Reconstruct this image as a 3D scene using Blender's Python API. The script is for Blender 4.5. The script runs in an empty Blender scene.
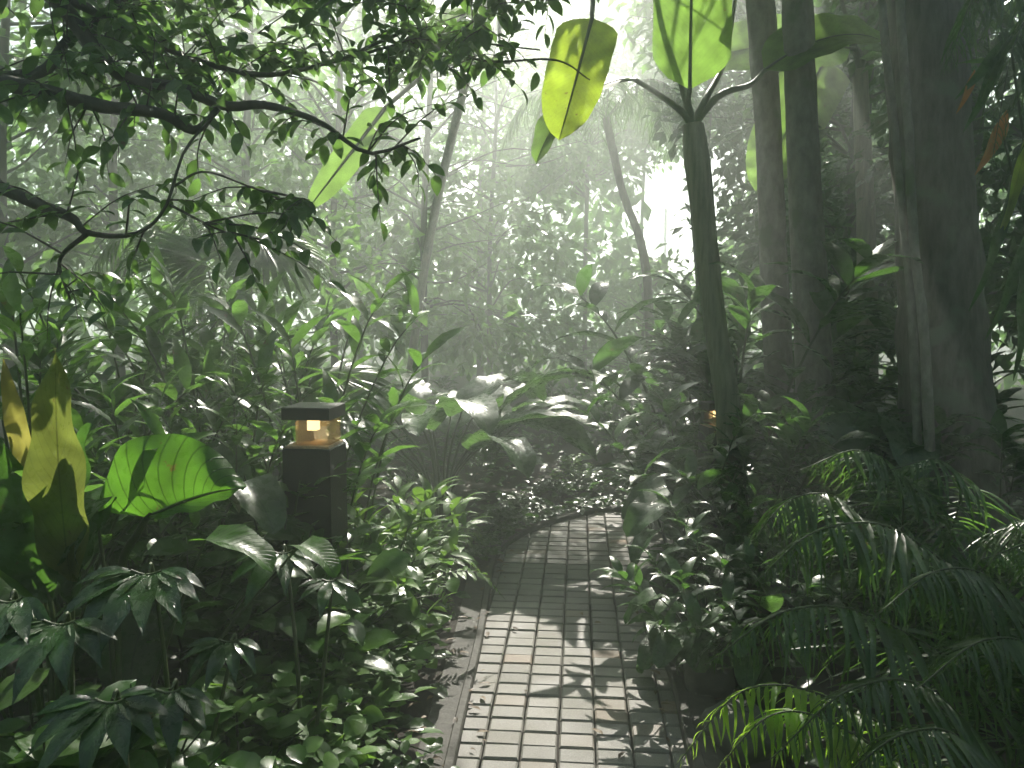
import bpy, math, random
import numpy as np
from mathutils import Vector
random.seed(7)
RNG = np.random.default_rng(7)
SC = bpy.context.scene
COL = SC.collection
PI = math.pi

# ------------------------------------------------------------------ camera
F = 800.0
PITCH = math.radians(5.3)
CAM = np.array([0.0, 0.0, 1.7])
FW = np.array([0, math.cos(PITCH), -math.sin(PITCH)])
UP = np.array([0, math.sin(PITCH), math.cos(PITCH)])
RT = np.array([1.0, 0, 0])

def at(px, py, d):
    """where the thing seen at this pixel stands, d metres ahead"""
    return CAM + d * (FW + (px - 512) / F * RT + (384 - py) / F * UP)

def atg(px, d):
    return np.array([(px - 512) / F * d, d])

cam = bpy.data.cameras.new('camera')
cam.sensor_width = 36
cam.lens = 36 * F / 1024
cam.clip_start = 0.05
cam.clip_end = 2000
camo = bpy.data.objects.new('camera', cam)
COL.objects.link(camo)
camo.location = CAM
camo.rotation_euler = (PI / 2 - PITCH, 0, 0)
SC.camera = camo

# ------------------------------------------------------------------ sun + sky
SUN_EL = math.radians(41)
SUN_AZ = math.radians(7)          # a little to the right of straight ahead
SDIR = np.array([math.sin(SUN_AZ) * math.cos(SUN_EL), math.cos(SUN_AZ) * math.cos(SUN_EL), math.sin(SUN_EL)])
sl = bpy.data.lights.new('sun', 'SUN')
sl.energy = 5.0
sl.angle = math.radians(0.5)
sl.color = (1.0, 0.94, 0.84)
so = bpy.data.objects.new('sun', sl)
COL.objects.link(so)
so.rotation_euler = Vector(tuple(-SDIR)).to_track_quat('-Z', 'Y').to_euler()
so.location = (0, 0, 30)
W = bpy.data.worlds.new('World')
SC.world = W
W.use_nodes = True
wn = W.node_tree
sky = wn.nodes.new('ShaderNodeTexSky')
sky.sky_type = 'NISHITA'
sky.sun_disc = False
sky.sun_elevation = SUN_EL
sky.sun_rotation = SUN_AZ
wn.links.new(sky.outputs[0], wn.nodes['Background'].inputs[0])
wn.nodes['Background'].inputs[1].default_value = 0.05
SC.view_settings.view_transform = 'Standard'
SC.view_settings.look = 'None'
SC.view_settings.exposure = 1.5
SC.view_settings.gamma = 1
cy = SC.cycles
cy.use_denoising = True
cy.max_bounces = 7
cy.diffuse_bounces = 3
cy.glossy_bounces = 2
cy.transmission_bounces = 4
cy.volume_bounces = 2
cy.transparent_max_bounces = 6
cy.sample_clamp_indirect = 6
cy.sample_clamp_direct = 0
cy.caustics_reflective = False
cy.caustics_refractive = False

# ------------------------------------------------------------------ materials
def new_mat(name):
    m = bpy.data.materials.new(name)
    m.use_nodes = True
    nt = m.node_tree
    for n in list(nt.nodes):
        nt.nodes.remove(n)
    out = nt.nodes.new('ShaderNodeOutputMaterial')
    return m, nt, out

def nd(nt, t, **kw):
    n = nt.nodes.new(t)
    for k, v in kw.items():
        setattr(n, k, v)
    return n

def ramp(nt, stops):
    r = nd(nt, 'ShaderNodeValToRGB')
    e = r.color_ramp.elements
    e[0].position, e[0].color = stops[0][0], (*stops[0][1], 1)
    e[1].position, e[1].color = stops[-1][0], (*stops[-1][1], 1)
    for p, c in stops[1:-1]:
        x = e.new(p)
        x.color = (*c, 1)
    return r

def leaf_mat(name, cols, trans, tmix=0.4, rough=0.32, veins=0, vein_dark=0.6, spec=0.5, wet=0.25):
    m, nt, out = new_mat(name)
    L = nt.links.new
    a = nd(nt, 'ShaderNodeAttribute', attribute_name='luv')
    sep = nd(nt, 'ShaderNodeSeparateXYZ')
    L(a.outputs['Vector'], sep.inputs[0])
    rp = ramp(nt, [(i / max(1, len(cols) - 1), c) for i, c in enumerate(cols)])
    L(sep.outputs[2], rp.inputs[0])
    tc = nd(nt, 'ShaderNodeTexCoord')
    nz = nd(nt, 'ShaderNodeTexNoise')
    nz.inputs['Scale'].default_value = 9
    nz.inputs['Detail'].default_value = 4
    L(tc.outputs['Object'], nz.inputs['Vector'])
    mr = nd(nt, 'ShaderNodeMapRange')
    mr.inputs[1].default_value, mr.inputs[2].default_value = 0.3, 0.7
    mr.inputs[3].default_value, mr.inputs[4].default_value = 0.65, 1.3
    L(nz.outputs[0], mr.inputs[0])
    sc = nd(nt, 'ShaderNodeVectorMath', operation='SCALE')
    L(rp.outputs[0], sc.inputs[0])
    L(mr.outputs[0], sc.inputs['Scale'])
    col = sc.outputs[0]
    tcol = nd(nt, 'ShaderNodeVectorMath', operation='SCALE')
    tcol.inputs[0].default_value = trans
    L(mr.outputs[0], tcol.inputs['Scale'])
    tc_out = tcol.outputs[0]
    # brown blemishes
    nb = nd(nt, 'ShaderNodeTexNoise')
    nb.inputs['Scale'].default_value = 23
    nb.inputs['Detail'].default_value = 5
    nb.inputs['Roughness'].default_value = .65
    L(tc.outputs['Object'], nb.inputs['Vector'])
    mb_ = nd(nt, 'ShaderNodeMapRange')
    mb_.inputs[1].default_value, mb_.inputs[2].default_value = .66, .70
    mb_.inputs[3].default_value, mb_.inputs[4].default_value = 0, .8
    L(nb.outputs[0], mb_.inputs[0])
    for which in (0, 1):
        mx_ = nd(nt, 'ShaderNodeMix', data_type='RGBA')
        L(mb_.outputs[0], mx_.inputs[0])
        L(col if which == 0 else tc_out, mx_.inputs[6])
        mx_.inputs[7].default_value = (.09, .06, .03, 1) if which == 0 else (.22, .13, .04, 1)
        if which == 0: col = mx_.outputs[2]
        else: tc_out = mx_.outputs[2]
    bump_h = None
    if veins:
        # side veins: slanted lines v - 0.35|u|, plus the midrib
        ab = nd(nt, 'ShaderNodeMath', operation='ABSOLUTE')
        L(sep.outputs[0], ab.inputs[0])
        k = nd(nt, 'ShaderNodeMath', operation='MULTIPLY_ADD')
        L(ab.outputs[0], k.inputs[0])
        k.inputs[1].default_value = -0.22
        L(sep.outputs[1], k.inputs[2])
        k2 = nd(nt, 'ShaderNodeMath', operation='MULTIPLY')
        L(k.outputs[0], k2.inputs[0])
        k2.inputs[1].default_value = veins
        fr = nd(nt, 'ShaderNodeMath', operation='PINGPONG')
        L(k2.outputs[0], fr.inputs[0])
        fr.inputs[1].default_value = 0.5
        v1 = nd(nt, 'ShaderNodeMapRange')
        v1.inputs[1].default_value, v1.inputs[2].default_value = 0.0, 0.09
        v1.inputs[3].default_value, v1.inputs[4].default_value = vein_dark, 1
        L(fr.outputs[0], v1.inputs[0])
        v2 = nd(nt, 'ShaderNodeMapRange')
        v2.inputs[1].default_value, v2.inputs[2].default_value = 0.015, 0.04
        v2.inputs[3].default_value, v2.inputs[4].default_value = vein_dark * 0.6, 1
        L(ab.outputs[0], v2.inputs[0])
        mn = nd(nt, 'ShaderNodeMath', operation='MINIMUM')
        L(v1.outputs[0], mn.inputs[0])
        L(v2.outputs[0], mn.inputs[1])
        s2 = nd(nt, 'ShaderNodeVectorMath', operation='SCALE')
        L(tc_out, s2.inputs[0])
        L(mn.outputs[0], s2.inputs['Scale'])
        tc_out = s2.outputs[0]
        bump_h = v1.outputs[0]
    p = nd(nt, 'ShaderNodeBsdfPrincipled')
    L(col, p.inputs['Base Color'])
    p.inputs['Specular IOR Level'].default_value = spec
    # wet patches: broken gloss
    n2 = nd(nt, 'ShaderNodeTexNoise')
    n2.inputs['Scale'].default_value = 38
    n2.inputs['Detail'].default_value = 3
    L(tc.outputs['Object'], n2.inputs['Vector'])
    rr = nd(nt, 'ShaderNodeMapRange')
    rr.inputs[1].default_value, rr.inputs[2].default_value = 0.35, 0.65
    rr.inputs[3].default_value, rr.inputs[4].default_value = rough - wet * 0.5, rough + wet * 0.6
    L(n2.outputs[0], rr.inputs[0])
    L(rr.outputs[0], p.inputs['Roughness'])
    b = nd(nt, 'ShaderNodeBump')
    b.inputs['Strength'].default_value = 0.35
    b.inputs['Distance'].default_value = 0.004
    L(n2.outputs[0], b.inputs['Height'])
    bo = b
    if bump_h is not None:
        b2 = nd(nt, 'ShaderNodeBump')
        b2.inputs['Strength'].default_value = 0.5
        b2.inputs['Distance'].default_value = 0.004
        L(bump_h, b2.inputs['Height'])
        L(b.outputs[0], b2.inputs['Normal'])
        bo = b2
    L(bo.outputs[0], p.inputs['Normal'])
    t = nd(nt, 'ShaderNodeBsdfTranslucent')
    L(tc_out, t.inputs[0])
    mx = nd(nt, 'ShaderNodeMixShader')
    mx.inputs[0].default_value = tmix
    L(p.outputs[0], mx.inputs[1])
    L(t.outputs[0], mx.inputs[2])
    L(mx.outputs[0], out.inputs[0])
    return m

def bark_mat(name, c1, c2, scale=(6, 6, 1.2), rough=0.75, spots=None):
    m, nt, out = new_mat(name)
    L = nt.links.new
    tc = nd(nt, 'ShaderNodeTexCoord')
    mp = nd(nt, 'ShaderNodeMapping')
    mp.inputs['Scale'].default_value = scale
    L(tc.outputs['Object'], mp.inputs[0])
    nz = nd(nt, 'ShaderNodeTexNoise')
    nz.inputs['Scale'].default_value = 4
    nz.inputs['Detail'].default_value = 8
    nz.inputs['Roughness'].default_value = 0.65
    L(mp.outputs[0], nz.inputs['Vector'])
    st = [(0.3, c1), (0.72, c2)]
    rp = ramp(nt, st)
    L(nz.outputs[0], rp.inputs[0])
    col = rp.outputs[0]
    if spots:
        n3 = nd(nt, 'ShaderNodeTexNoise')
        n3.inputs['Scale'].default_value = 5
        n3.inputs['Detail'].default_value = 5
        L(tc.outputs['Object'], n3.inputs['Vector'])
        g = nd(nt, 'ShaderNodeMapRange')
        g.inputs[1].default_value, g.inputs[2].default_value = 0.55, 0.65
        L(n3.outputs[0], g.inputs[0])
        mx = nd(nt, 'ShaderNodeMix', data_type='RGBA')
        L(g.outputs[0], mx.inputs[0])
        L(col, mx.inputs[6])
        mx.inputs[7].default_value = (*spots, 1)
        col = mx.outputs[2]
    p = nd(nt, 'ShaderNodeBsdfPrincipled')
    p.inputs['Roughness'].default_value = rough
    L(col, p.inputs['Base Color'])
    b = nd(nt, 'ShaderNodeBump')
    b.inputs['Strength'].default_value = 0.7
    b.inputs['Distance'].default_value = 0.015
    L(nz.outputs[0], b.inputs['Height'])
    L(b.outputs[0], p.inputs['Normal'])
    L(p.outputs[0], out.inputs[0])
    return m

def plain_mat(name, c, rough=0.5, metal=0, bump=0, bscale=60):
    m, nt, out = new_mat(name)
    p = nd(nt, 'ShaderNodeBsdfPrincipled')
    p.inputs['Roughness'].default_value = rough
    p.inputs['Metallic'].default_value = metal
    tc = nd(nt, 'ShaderNodeTexCoord')
    nz = nd(nt, 'ShaderNodeTexNoise')
    nz.inputs['Scale'].default_value = bscale
    nz.inputs['Detail'].default_value = 5
    nt.links.new(tc.outputs['Object'], nz.inputs['Vector'])
    rp = ramp(nt, [(0.3, tuple(x * 0.7 for x in c)), (0.7, tuple(min(1, x * 1.25) for x in c))])
    nt.links.new(nz.outputs[0], rp.inputs[0])
    nt.links.new(rp.outputs[0], p.inputs['Base Color'])
    if bump:
        b = nd(nt, 'ShaderNodeBump')
        b.inputs['Strength'].default_value = bump
        b.inputs['Distance'].default_value = 0.01
        nt.links.new(nz.outputs[0], b.inputs['Height'])
        nt.links.new(b.outputs[0], p.inputs['Normal'])
    nt.links.new(p.outputs[0], out.inputs[0])
    return m

M = {}
M['tree'] = leaf_mat('tree_leaf', [(.025, .06, .018), (.04, .085, .022), (.055, .11, .025)], (.24, .50, .07), .45)
M['overhang'] = leaf_mat('overhang_leaf', [(.045, .08, .04), (.055, .10, .045), (.07, .12, .05)], (.20, .40, .07), .4)
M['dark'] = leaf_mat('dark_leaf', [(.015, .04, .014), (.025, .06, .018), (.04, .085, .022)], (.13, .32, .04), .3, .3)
M['shrub'] = leaf_mat('shrub_leaf', [(.025, .065, .018), (.045, .10, .022), (.07, .14, .03)], (.17, .37, .05), .36, .27)
M['fresh'] = leaf_mat('fresh_leaf', [(.05, .12, .025), (.07, .15, .03), (.10, .19, .04)], (.20, .38, .045), .36, .46, spec=.4)
M['banana'] = leaf_mat('banana_leaf', [(.05, .12, .02), (.07, .14, .025)], (.27, .48, .08), .55, .4, veins=26, vein_dark=.8)
M['banana_old'] = leaf_mat('yellowing_banana_leaf', [(.12, .18, .02), (.16, .19, .02)], (.52, .72, .06), .6, .42, veins=26, vein_dark=.8)
M['elephant'] = leaf_mat('elephant_ear_leaf', [(.04, .12, .015), (.05, .13, .02)], (.15, .38, .03), .55, .35, veins=13, vein_dark=.35)
M['yellow'] = leaf_mat('yellow_leaf', [(.20, .17, .02), (.26, .20, .025)], (.40, .38, .08), .45, .4)
M['nest'] = leaf_mat('nest_leaf', [(.05, .10, .02), (.10, .13, .02)], (.27, .33, .06), .42, .36, veins=18, vein_dark=.7)
M['pedate'] = leaf_mat('finger_leaf', [(.018, .05, .016), (.03, .07, .02)], (.08, .22, .03), .18, .24, veins=14, vein_dark=.7, wet=.3)
M['paddle'] = leaf_mat('paddle_leaf', [(.03, .075, .025), (.045, .09, .03)], (.16, .34, .06), .3, .3, veins=22, vein_dark=.8)
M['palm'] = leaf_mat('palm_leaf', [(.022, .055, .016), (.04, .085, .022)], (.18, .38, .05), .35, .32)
M['palm_lit'] = leaf_mat('sunlit_palm_leaf', [(.06, .14, .02), (.09, .18, .02)], (.46, .78, .07), .62, .34)  # palm leaf copy with sunlight painted into its brighter colour
M['orange'] = leaf_mat('dry_orange_leaf', [(.35, .13, .03), (.4, .16, .03)], (.75, .32, .06), .4, .5)
M['bark'] = bark_mat('bark', (.06, .052, .042), (.20, .175, .15), scale=(7, 7, 1.6), spots=(.15, .17, .12))
M['bark_pale'] = bark_mat('pale_bark', (.12, .11, .09), (.30, .28, .24), scale=(5, 5, 2.5), spots=(.13, .16, .09))
M['bark_dark'] = bark_mat('dark_bark', (.03, .026, .021), (.09, .08, .065), spots=(.05, .06, .035))
M['litter'] = leaf_mat('dead_leaf', [(.05, .035, .02), (.10, .065, .03), (.16, .11, .05)], (.2, .12, .04), .2, .6)
M['stem'] = bark_mat('green_stem', (.03, .05, .015), (.07, .10, .03), rough=.45)
M['pseudo'] = bark_mat('banana_stem', (.12, .13, .08), (.34, .32, .22), scale=(9, 9, .9), rough=.5)
M['soil'] = plain_mat('soil', (.022, .017, .012), .95, 0, 1.0, 14)
M['concrete'] = plain_mat('kerb_concrete', (.055, .053, .043), .75, 0, .5, 30)
M['stone'] = plain_mat('stone', (.10, .10, .085), .8, 0, .9, 12)
M['black'] = plain_mat('black_painted_metal', (.012, .011, .011), .5, 0, .15, 120)
M['white'] = plain_mat('white_painted_wood', (.75, .75, .72), .5)

# pavers: one tint per stone
m, nt, out = new_mat('concrete_paver')
L = nt.links.new
g = nd(nt, 'ShaderNodeNewGeometry')
rp = ramp(nt, [(0, (.19, .185, .165)), (.35, (.24, .23, .205)), (.6, (.21, .20, .175)), (.85, (.26, .25, .225)), (.95, (.24, .21, .17)), (1, (.27, .20, .145))])
L(g.outputs['Random Per Island'], rp.inputs[0])
tc = nd(nt, 'ShaderNodeTexCoord')
n1 = nd(nt, 'ShaderNodeTexNoise')
n1.inputs['Scale'].default_value = 220
n1.inputs['Detail'].default_value = 4
L(tc.outputs['Object'], n1.inputs['Vector'])
n2 = nd(nt, 'ShaderNodeTexNoise')
n2.inputs['Scale'].default_value = 3.5
n2.inputs['Detail'].default_value = 6
L(tc.outputs['Object'], n2.inputs['Vector'])
md = nd(nt, 'ShaderNodeMapRange')
md.inputs[1].default_value, md.inputs[2].default_value = .3, .7
md.inputs[3].default_value, md.inputs[4].default_value = .5, 1.15
L(n2.outputs[0], md.inputs[0])
m2 = nd(nt, 'ShaderNodeMapRange')
m2.inputs[1].default_value, m2.inputs[2].default_value = .3, .7
m2.inputs[3].default_value, m2.inputs[4].default_value = .75, 1.2
L(n1.outputs[0], m2.inputs[0])
mm = nd(nt, 'ShaderNodeMath', operation='MULTIPLY')
L(md.outputs[0], mm.inputs[0]); L(m2.outputs[0], mm.inputs[1])
s = nd(nt, 'ShaderNodeVectorMath', operation='SCALE')
L(rp.outputs[0], s.inputs[0]); L(mm.outputs[0], s.inputs['Scale'])
p = nd(nt, 'ShaderNodeBsdfPrincipled')
L(s.outputs[0], p.inputs['Base Color'])
rr = nd(nt, 'ShaderNodeMapRange')
rr.inputs[1].default_value, rr.inputs[2].default_value = .35, .65
rr.inputs[3].default_value, rr.inputs[4].default_value = .5, .8
L(n2.outputs[0], rr.inputs[0]); L(rr.outputs[0], p.inputs['Roughness'])
b = nd(nt, 'ShaderNodeBump')
b.inputs['Strength'].default_value = .8
b.inputs['Distance'].default_value = .003
L(n1.outputs[0], b.inputs['Height']); L(b.outputs[0], p.inputs['Normal'])
L(p.outputs[0], out.inputs[0])
M['paver'] = m

m, nt, out = new_mat('amber_glass')
tr = nd(nt, 'ShaderNodeBsdfTransparent'); tr.inputs[0].default_value = (.95, .86, .68, 1)
gl = nd(nt, 'ShaderNodeBsdfGlossy'); gl.inputs['Roughness'].default_value = .08
gl.inputs[0].default_value = (.9, .8, .6, 1)
tl = nd(nt, 'ShaderNodeBsdfTranslucent'); tl.inputs[0].default_value = (.75, .65, .48, 1)
mx = nd(nt, 'ShaderNodeMixShader'); mx.inputs[0].default_value = .12
mx2 = nd(nt, 'ShaderNodeMixShader'); mx2.inputs[0].default_value = .3
nt.links.new(tr.outputs[0], mx.inputs[1]); nt.links.new(gl.outputs[0], mx.inputs[2])
nt.links.new(mx.outputs[0], mx2.inputs[1]); nt.links.new(tl.outputs[0], mx2.inputs[2])
nt.links.new(mx2.outputs[0], out.inputs[0])
M['amber'] = m
m, nt, out = new_mat('lamp_glow')
em = nd(nt, 'ShaderNodeEmission'); em.inputs[0].default_value = (1, .72, .36, 1); em.inputs[1].default_value = 1.6
nt.links.new(em.outputs[0], out.inputs[0])
M['glow'] = m
M['ledge_lit'] = plain_mat('lamplit_ledge', (.40, .28, .17), .45, 0)  # lamp glow on the post top, put in as amber colour

# ------------------------------------------------------------------ mesh helpers
class MB:
    def __init__(s):
        s.v, s.f, s.u, s.n = [], [], [], 0
    def add(s, v, f, u=None):
        v = np.asarray(v, float)
        s.v.append(v)
        s.f.append(np.asarray(f, int) + s.n)
        s.u.append(np.zeros((len(v), 3)) if u is None else u)
        s.n += len(v)
    def mesh(s, name, mat, smooth=True, origin=None):
        me = bpy.data.meshes.new(name)
        v = np.concatenate(s.v) if s.v else np.zeros((0, 3))
        if origin is not None:
            v = v - np.asarray(origin)
        f = np.concatenate(s.f)
        k = f.shape[1]
        me.vertices.add(len(v))
        me.vertices.foreach_set('co', v.astype(np.float32).ravel())
        me.loops.add(f.size)
        me.loops.foreach_set('vertex_index', f.astype(np.int32).ravel())
        me.polygons.add(len(f))
        me.polygons.foreach_set('loop_start', np.arange(0, f.size, k, dtype=np.int32))
        me.polygons.foreach_set('use_smooth', np.full(len(f), smooth))
        a = me.attributes.new('luv', 'FLOAT_VECTOR', 'POINT')
        a.data.foreach_set('vector', np.concatenate(s.u).astype(np.float32).ravel())
        me.update(calc_edges=True)
        me.validate()
        me.materials.append(M[mat])
        return me

def norm(a):
    return a / np.maximum(1e-9, np.linalg.norm(a, axis=-1, keepdims=True))

def link(name, me, parent=None, loc=None):
    o = bpy.data.objects.new(name, me)
    COL.objects.link(o)
    if parent is not None:
        o.parent = parent
    if loc is not None:
        o.location = loc
    return o

def tag(o, label=None, cat=None, group=None, kind=None):
    if label: o['label'] = label
    if cat: o['category'] = cat
    if group: o['group'] = group
    if kind: o['kind'] = kind
    return o

def thing(name, loc, label, cat, group=None, rz=0, s=1.0):
    o = bpy.data.objects.new(name, None)
    o.empty_display_size = 0.1
    COL.objects.link(o)
    o.location = loc
    o.rotation_euler = (0, 0, rz)
    o.scale = (s, s, s) if not hasattr(s, '__len__') else s
    return tag(o, label, cat, group)

# profiles: half width along the leaf, t from 0 to 1
PROF = {
    'oval': lambda t: np.sin(PI * np.clip(t, 0, 1) ** 0.85) ** 0.85,
    'lance': lambda t: np.sin(PI * t ** 0.75) ** 1.1,
    'strap': lambda t: np.minimum(1, 5 * t + .35) * (1 - t ** 3) ** 0.8,
    'paddle': lambda t: np.minimum(1, (t * 8) ** .55) * (1 - t ** 5) ** .7,
    'heart': lambda t: np.clip(1.15 * np.sqrt(np.clip(1 - ((t - .30) / .72) ** 2, 0, 1)) * (1 - .25 * t), .0, 1.2),
    'needle': lambda t: np.minimum(1, 8 * t + .3) * (1 - t) ** .7,
}

def leaf_t(prof='oval', w=.2, nl=4, nw=2, droop=.6, fold=.25, wave=0., wfreq=5, curl0=0., L=1.0, seed=0):
    """leaf of length L along +Y, upper face +Z; bends down along its length. returns verts, quads, uv"""
    rs = np.random.default_rng(seed)
    t = np.linspace(0, 1, nl + 1)
    ang = curl0 - droop * t ** 1.2
    dy = np.cos(ang); dz = np.sin(ang)
    y = np.concatenate([[0], np.cumsum((dy[1:] + dy[:-1]) / 2 / nl)]) * L
    z = np.concatenate([[0], np.cumsum((dz[1:] + dz[:-1]) / 2 / nl)]) * L
    hw = PROF[prof](t) * w * L
    hw[0] = max(hw[0], .012 * L); hw[-1] = max(hw[-1] * .2, .002 * L)
    u = np.linspace(-1, 1, nw + 1)
    T, U = np.meshgrid(t, u, indexing='ij')
    X = U * hw[:, None] * math.cos(fold)
    off = np.abs(U) * hw[:, None] * math.sin(fold)
    if wave:
        off = off + wave * L * np.sin(T * wfreq * 2 * PI + (U > 0) * 1.7 + rs.uniform(0, 6)) * np.abs(U) ** 1.5
    nyv, nzv = -np.sin(ang), np.cos(ang)
    Y = y[:, None] + off * nyv[:, None]
    Z = z[:, None] + off * nzv[:, None]
    v = np.stack([X, Y, Z], -1).reshape(-1, 3)
    q = []
    for i in range(nl):
        for j in range(nw):
            a = i * (nw + 1) + j
            q.append((a, a + 1, a + nw + 2, a + nw + 1))
    uv = np.stack([U, T, np.zeros_like(T)], -1).reshape(-1, 3)
    return v, np.array(q), uv

def scatter(mb, tmpl, P, D, S, up=None, roll=0.0, rng=RNG):
    """one copy of the leaf template at each point P, pointing along D, at size S"""
    v, q, uv = tmpl
    P = np.atleast_2d(P); n = len(P)
    if n == 0: return
    D = norm(np.atleast_2d(D))
    U = np.tile([0, 0, 1.0], (n, 1)) if up is None else np.broadcast_to(np.atleast_2d(up), (n, 3)).astype(float)
    if roll:
        U = norm(U + rng.normal(0, roll, (n, 3)))
    X = np.cross(D, U)
    bad = np.linalg.norm(X, axis=1) < 1e-3
    X[bad] = [1, 0, 0]
    X = norm(X)
    Z = np.cross(X, D)
    S = np.broadcast_to(S, (n,))
    out = (v[None, :, 0, None] * X[:, None] + v[None, :, 1, None] * D[:, None] + v[None, :, 2, None] * Z[:, None]) * S[:, None, None] + P[:, None]
    k = len(v)
    f = (q[None] + (np.arange(n) * k)[:, None, None]).reshape(-1, 4)
    u = np.tile(uv, (n, 1, 1))
    u[:, :, 2] = rng.uniform(0, 1, n)[:, None]
    mb.add(out.reshape(-1, 3), f, u.reshape(-1, 3))

def smooth_path(pts, n):
    pts = np.asarray(pts, float)
    if len(pts) == 2:
        t = np.linspace(0, 1, n)[:, None]
        return pts[0] * (1 - t) + pts[1] * t
    P = np.vstack([2 * pts[0] - pts[1], pts, 2 * pts[-1] - pts[-2]])
    m = len(pts) - 1
    out = []
    for x in np.linspace(0, m - 1e-6, n):
        i = int(x); t = x - i
        a, b, c, d = P[i], P[i + 1], P[i + 2], P[i + 3]
        out.append(.5 * (2 * b + (c - a) * t + (2 * a - 5 * b + 4 * c - d) * t * t + (3 * b - a - 3 * c + d) * t ** 3))
    return np.array(out)

def tube(mb, pts, r, seg=8, n=None, bumpy=0.0, rng=RNG):
    pts = np.asarray(pts, float)
    if n: pts = smooth_path(pts, n)
    k = len(pts)
    r = np.interp(np.linspace(0, 1, k), np.linspace(0, 1, len(r)), r) if hasattr(r, '__len__') else np.full(k, r)
    T = norm(np.gradient(pts, axis=0))
    ref = np.array([1., 0, 0]) if abs(T[0][0]) < .8 else np.array([0, 1., 0])
    A = norm(np.cross(T, ref)); B = np.cross(T, A)
    th = np.linspace(0, 2 * PI, seg, endpoint=False)
    ring = A[:, None] * np.cos(th)[None, :, None] + B[:, None] * np.sin(th)[None, :, None]
    R = r[:, None] * (1 + (rng.normal(0, bumpy, (k, seg)) if bumpy else 0))
    v = pts[:, None] + ring * R[..., None]
    i = np.arange(k - 1)[:, None] * seg; j = np.arange(seg)[None]
    q = np.stack([i + j, i + (j + 1) % seg, i + seg + (j + 1) % seg, i + seg + j], -1).reshape(-1, 4)
    mb.add(v.reshape(-1, 3), q)

def box(mb, c, s, rz=0, bev=0.0):
    """box with chamfered top edges"""
    x, y, z = s[0] / 2, s[1] / 2, s[2] / 2
    b = bev
    lv = [(-z, 0)] + ([(z - b, 0), (z, b)] if b else [(z, 0)])
    v = []
    for h, i in lv:
        v += [(-x + i, -y + i, h), (x - i, -y + i, h), (x - i, y - i, h), (-x + i, y - i, h)]
    q = [(3, 2, 1, 0)]
    for k in range(len(lv) - 1):
        for j in range(4):
            q.append((k * 4 + j, k * 4 + (j + 1) % 4, k * 4 + 4 + (j + 1) % 4, k * 4 + 4 + j))
    t = (len(lv) - 1) * 4
    q.append((t, t + 1, t + 2, t + 3))
    v = np.array(v)
    cs, sn = math.cos(rz), math.sin(rz)
    v = np.stack([v[:, 0] * cs - v[:, 1] * sn, v[:, 0] * sn + v[:, 1] * cs, v[:, 2]], -1) + np.asarray(c)
    mb.add(v, q)

# canopy openings: leaves of tree crowns do not grow inside these slanting wells (x, y, z at the foot, radius)
WELLS = []
def well(p, r):
    WELLS.append((np.asarray(p, float), r + .10))
def open_mask(P, near=False):
    keep = np.ones(len(P), bool)
    for p, r in (NEAR_WELLS if near is True else WELLS[:N_WELLS] if near == 'path' else WELLS):
        d = P - p
        a = d @ SDIR
        dist = np.linalg.norm(d - a[:, None] * SDIR, axis=1)
        keep &= ~((dist < r) & (a > .15))
    return keep

# ------------------------------------------------------------------ ground, path, kerbs
def gpix(px, py):
    r = FW + (px - 512) / F * RT + (384 - py) / F * UP
    t = -CAM[2] / r[2]
    return (CAM + r * t)[:2]
left_px = [(452, 768), (463, 718), (481, 640), (491, 577), (498, 556), (508, 545), (533, 531), (580, 516), (620, 511)]
LE = np.array([gpix(*p) for p in left_px])
dl = (LE[0] - LE[2]) / np.linalg.norm(LE[0] - LE[2])
LE = np.vstack([LE[0] + dl * k for k in np.arange(4.5, .1, -.3)] + [LE, LE[-1] + np.array([.8, .1]), LE[-1] + np.array([1.6, .1]), LE[-1] + np.array([2.4, .05]), LE[-1] + np.array([5, -.3])])
right_px = [(686, 741), (674, 687), (659, 644), (641, 590)]
RE = np.array([gpix(*p) for p in right_px])
dl = (RE[0] - RE[2]) / np.linalg.norm(RE[0] - RE[2])
RE = np.vstack([RE[0] + dl * k for k in np.arange(4.2, .1, -.3)] + [RE, RE[-1] + np.array([.12, .35]), RE[-1] + np.array([.55, .62]), RE[-1] + np.array([1.5, .7]), RE[-1] + np.array([4.0, .45])])
LEs = smooth_path(np.c_[LE, np.zeros(len(LE))], 300)[:, :2]
REs = smooth_path(np.c_[RE, np.zeros(len(RE))], 300)[:, :2]
POLY = np.vstack([LEs, REs[::-1]])

def inpoly(x, y, poly=POLY):
    ins = np.zeros(x.shape, bool)
    n = len(poly)
    for i in range(n):
        x1, y1 = poly[i]; x2, y2 = poly[(i + 1) % n]
        c = ((y1 > y) != (y2 > y))
        with np.errstate(divide='ignore', invalid='ignore'):
            c &= x < (x2 - x1) * (y - y1) / (y2 - y1 + 1e-12) + x1
        ins ^= c
    return ins

def pdist(x, y):
    P = np.stack([x.ravel(), y.ravel()], -1)
    E = np.vstack([LEs, REs])
    out = np.empty(len(P))
    for i in range(0, len(P), 4000):
        out[i:i + 4000] = np.sqrt(((P[i:i + 4000, None] - E[None]) ** 2).sum(-1).min(1))
    d = out.reshape(x.shape)
    return np.where(inpoly(x, y), -d, d)

def gheight(x, y):
    x = np.asarray(x, float); y = np.asarray(y, float)
    d = pdist(x, y)
    s = np.clip((d - .1) / 1.6, 0, 1); s = s * s * (3 - 2 * s)
    h = .02 + .16 * s + .03 * np.sin(x * 2.1 + 1) * np.sin(y * 1.7) * s + .015 * np.sin(x * 7 + y * 5) * s
    return np.where(d < .09, -.06, h)

def G(x, y):
    return float(gheight(np.array([x]), np.array([y]))[0])

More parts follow.
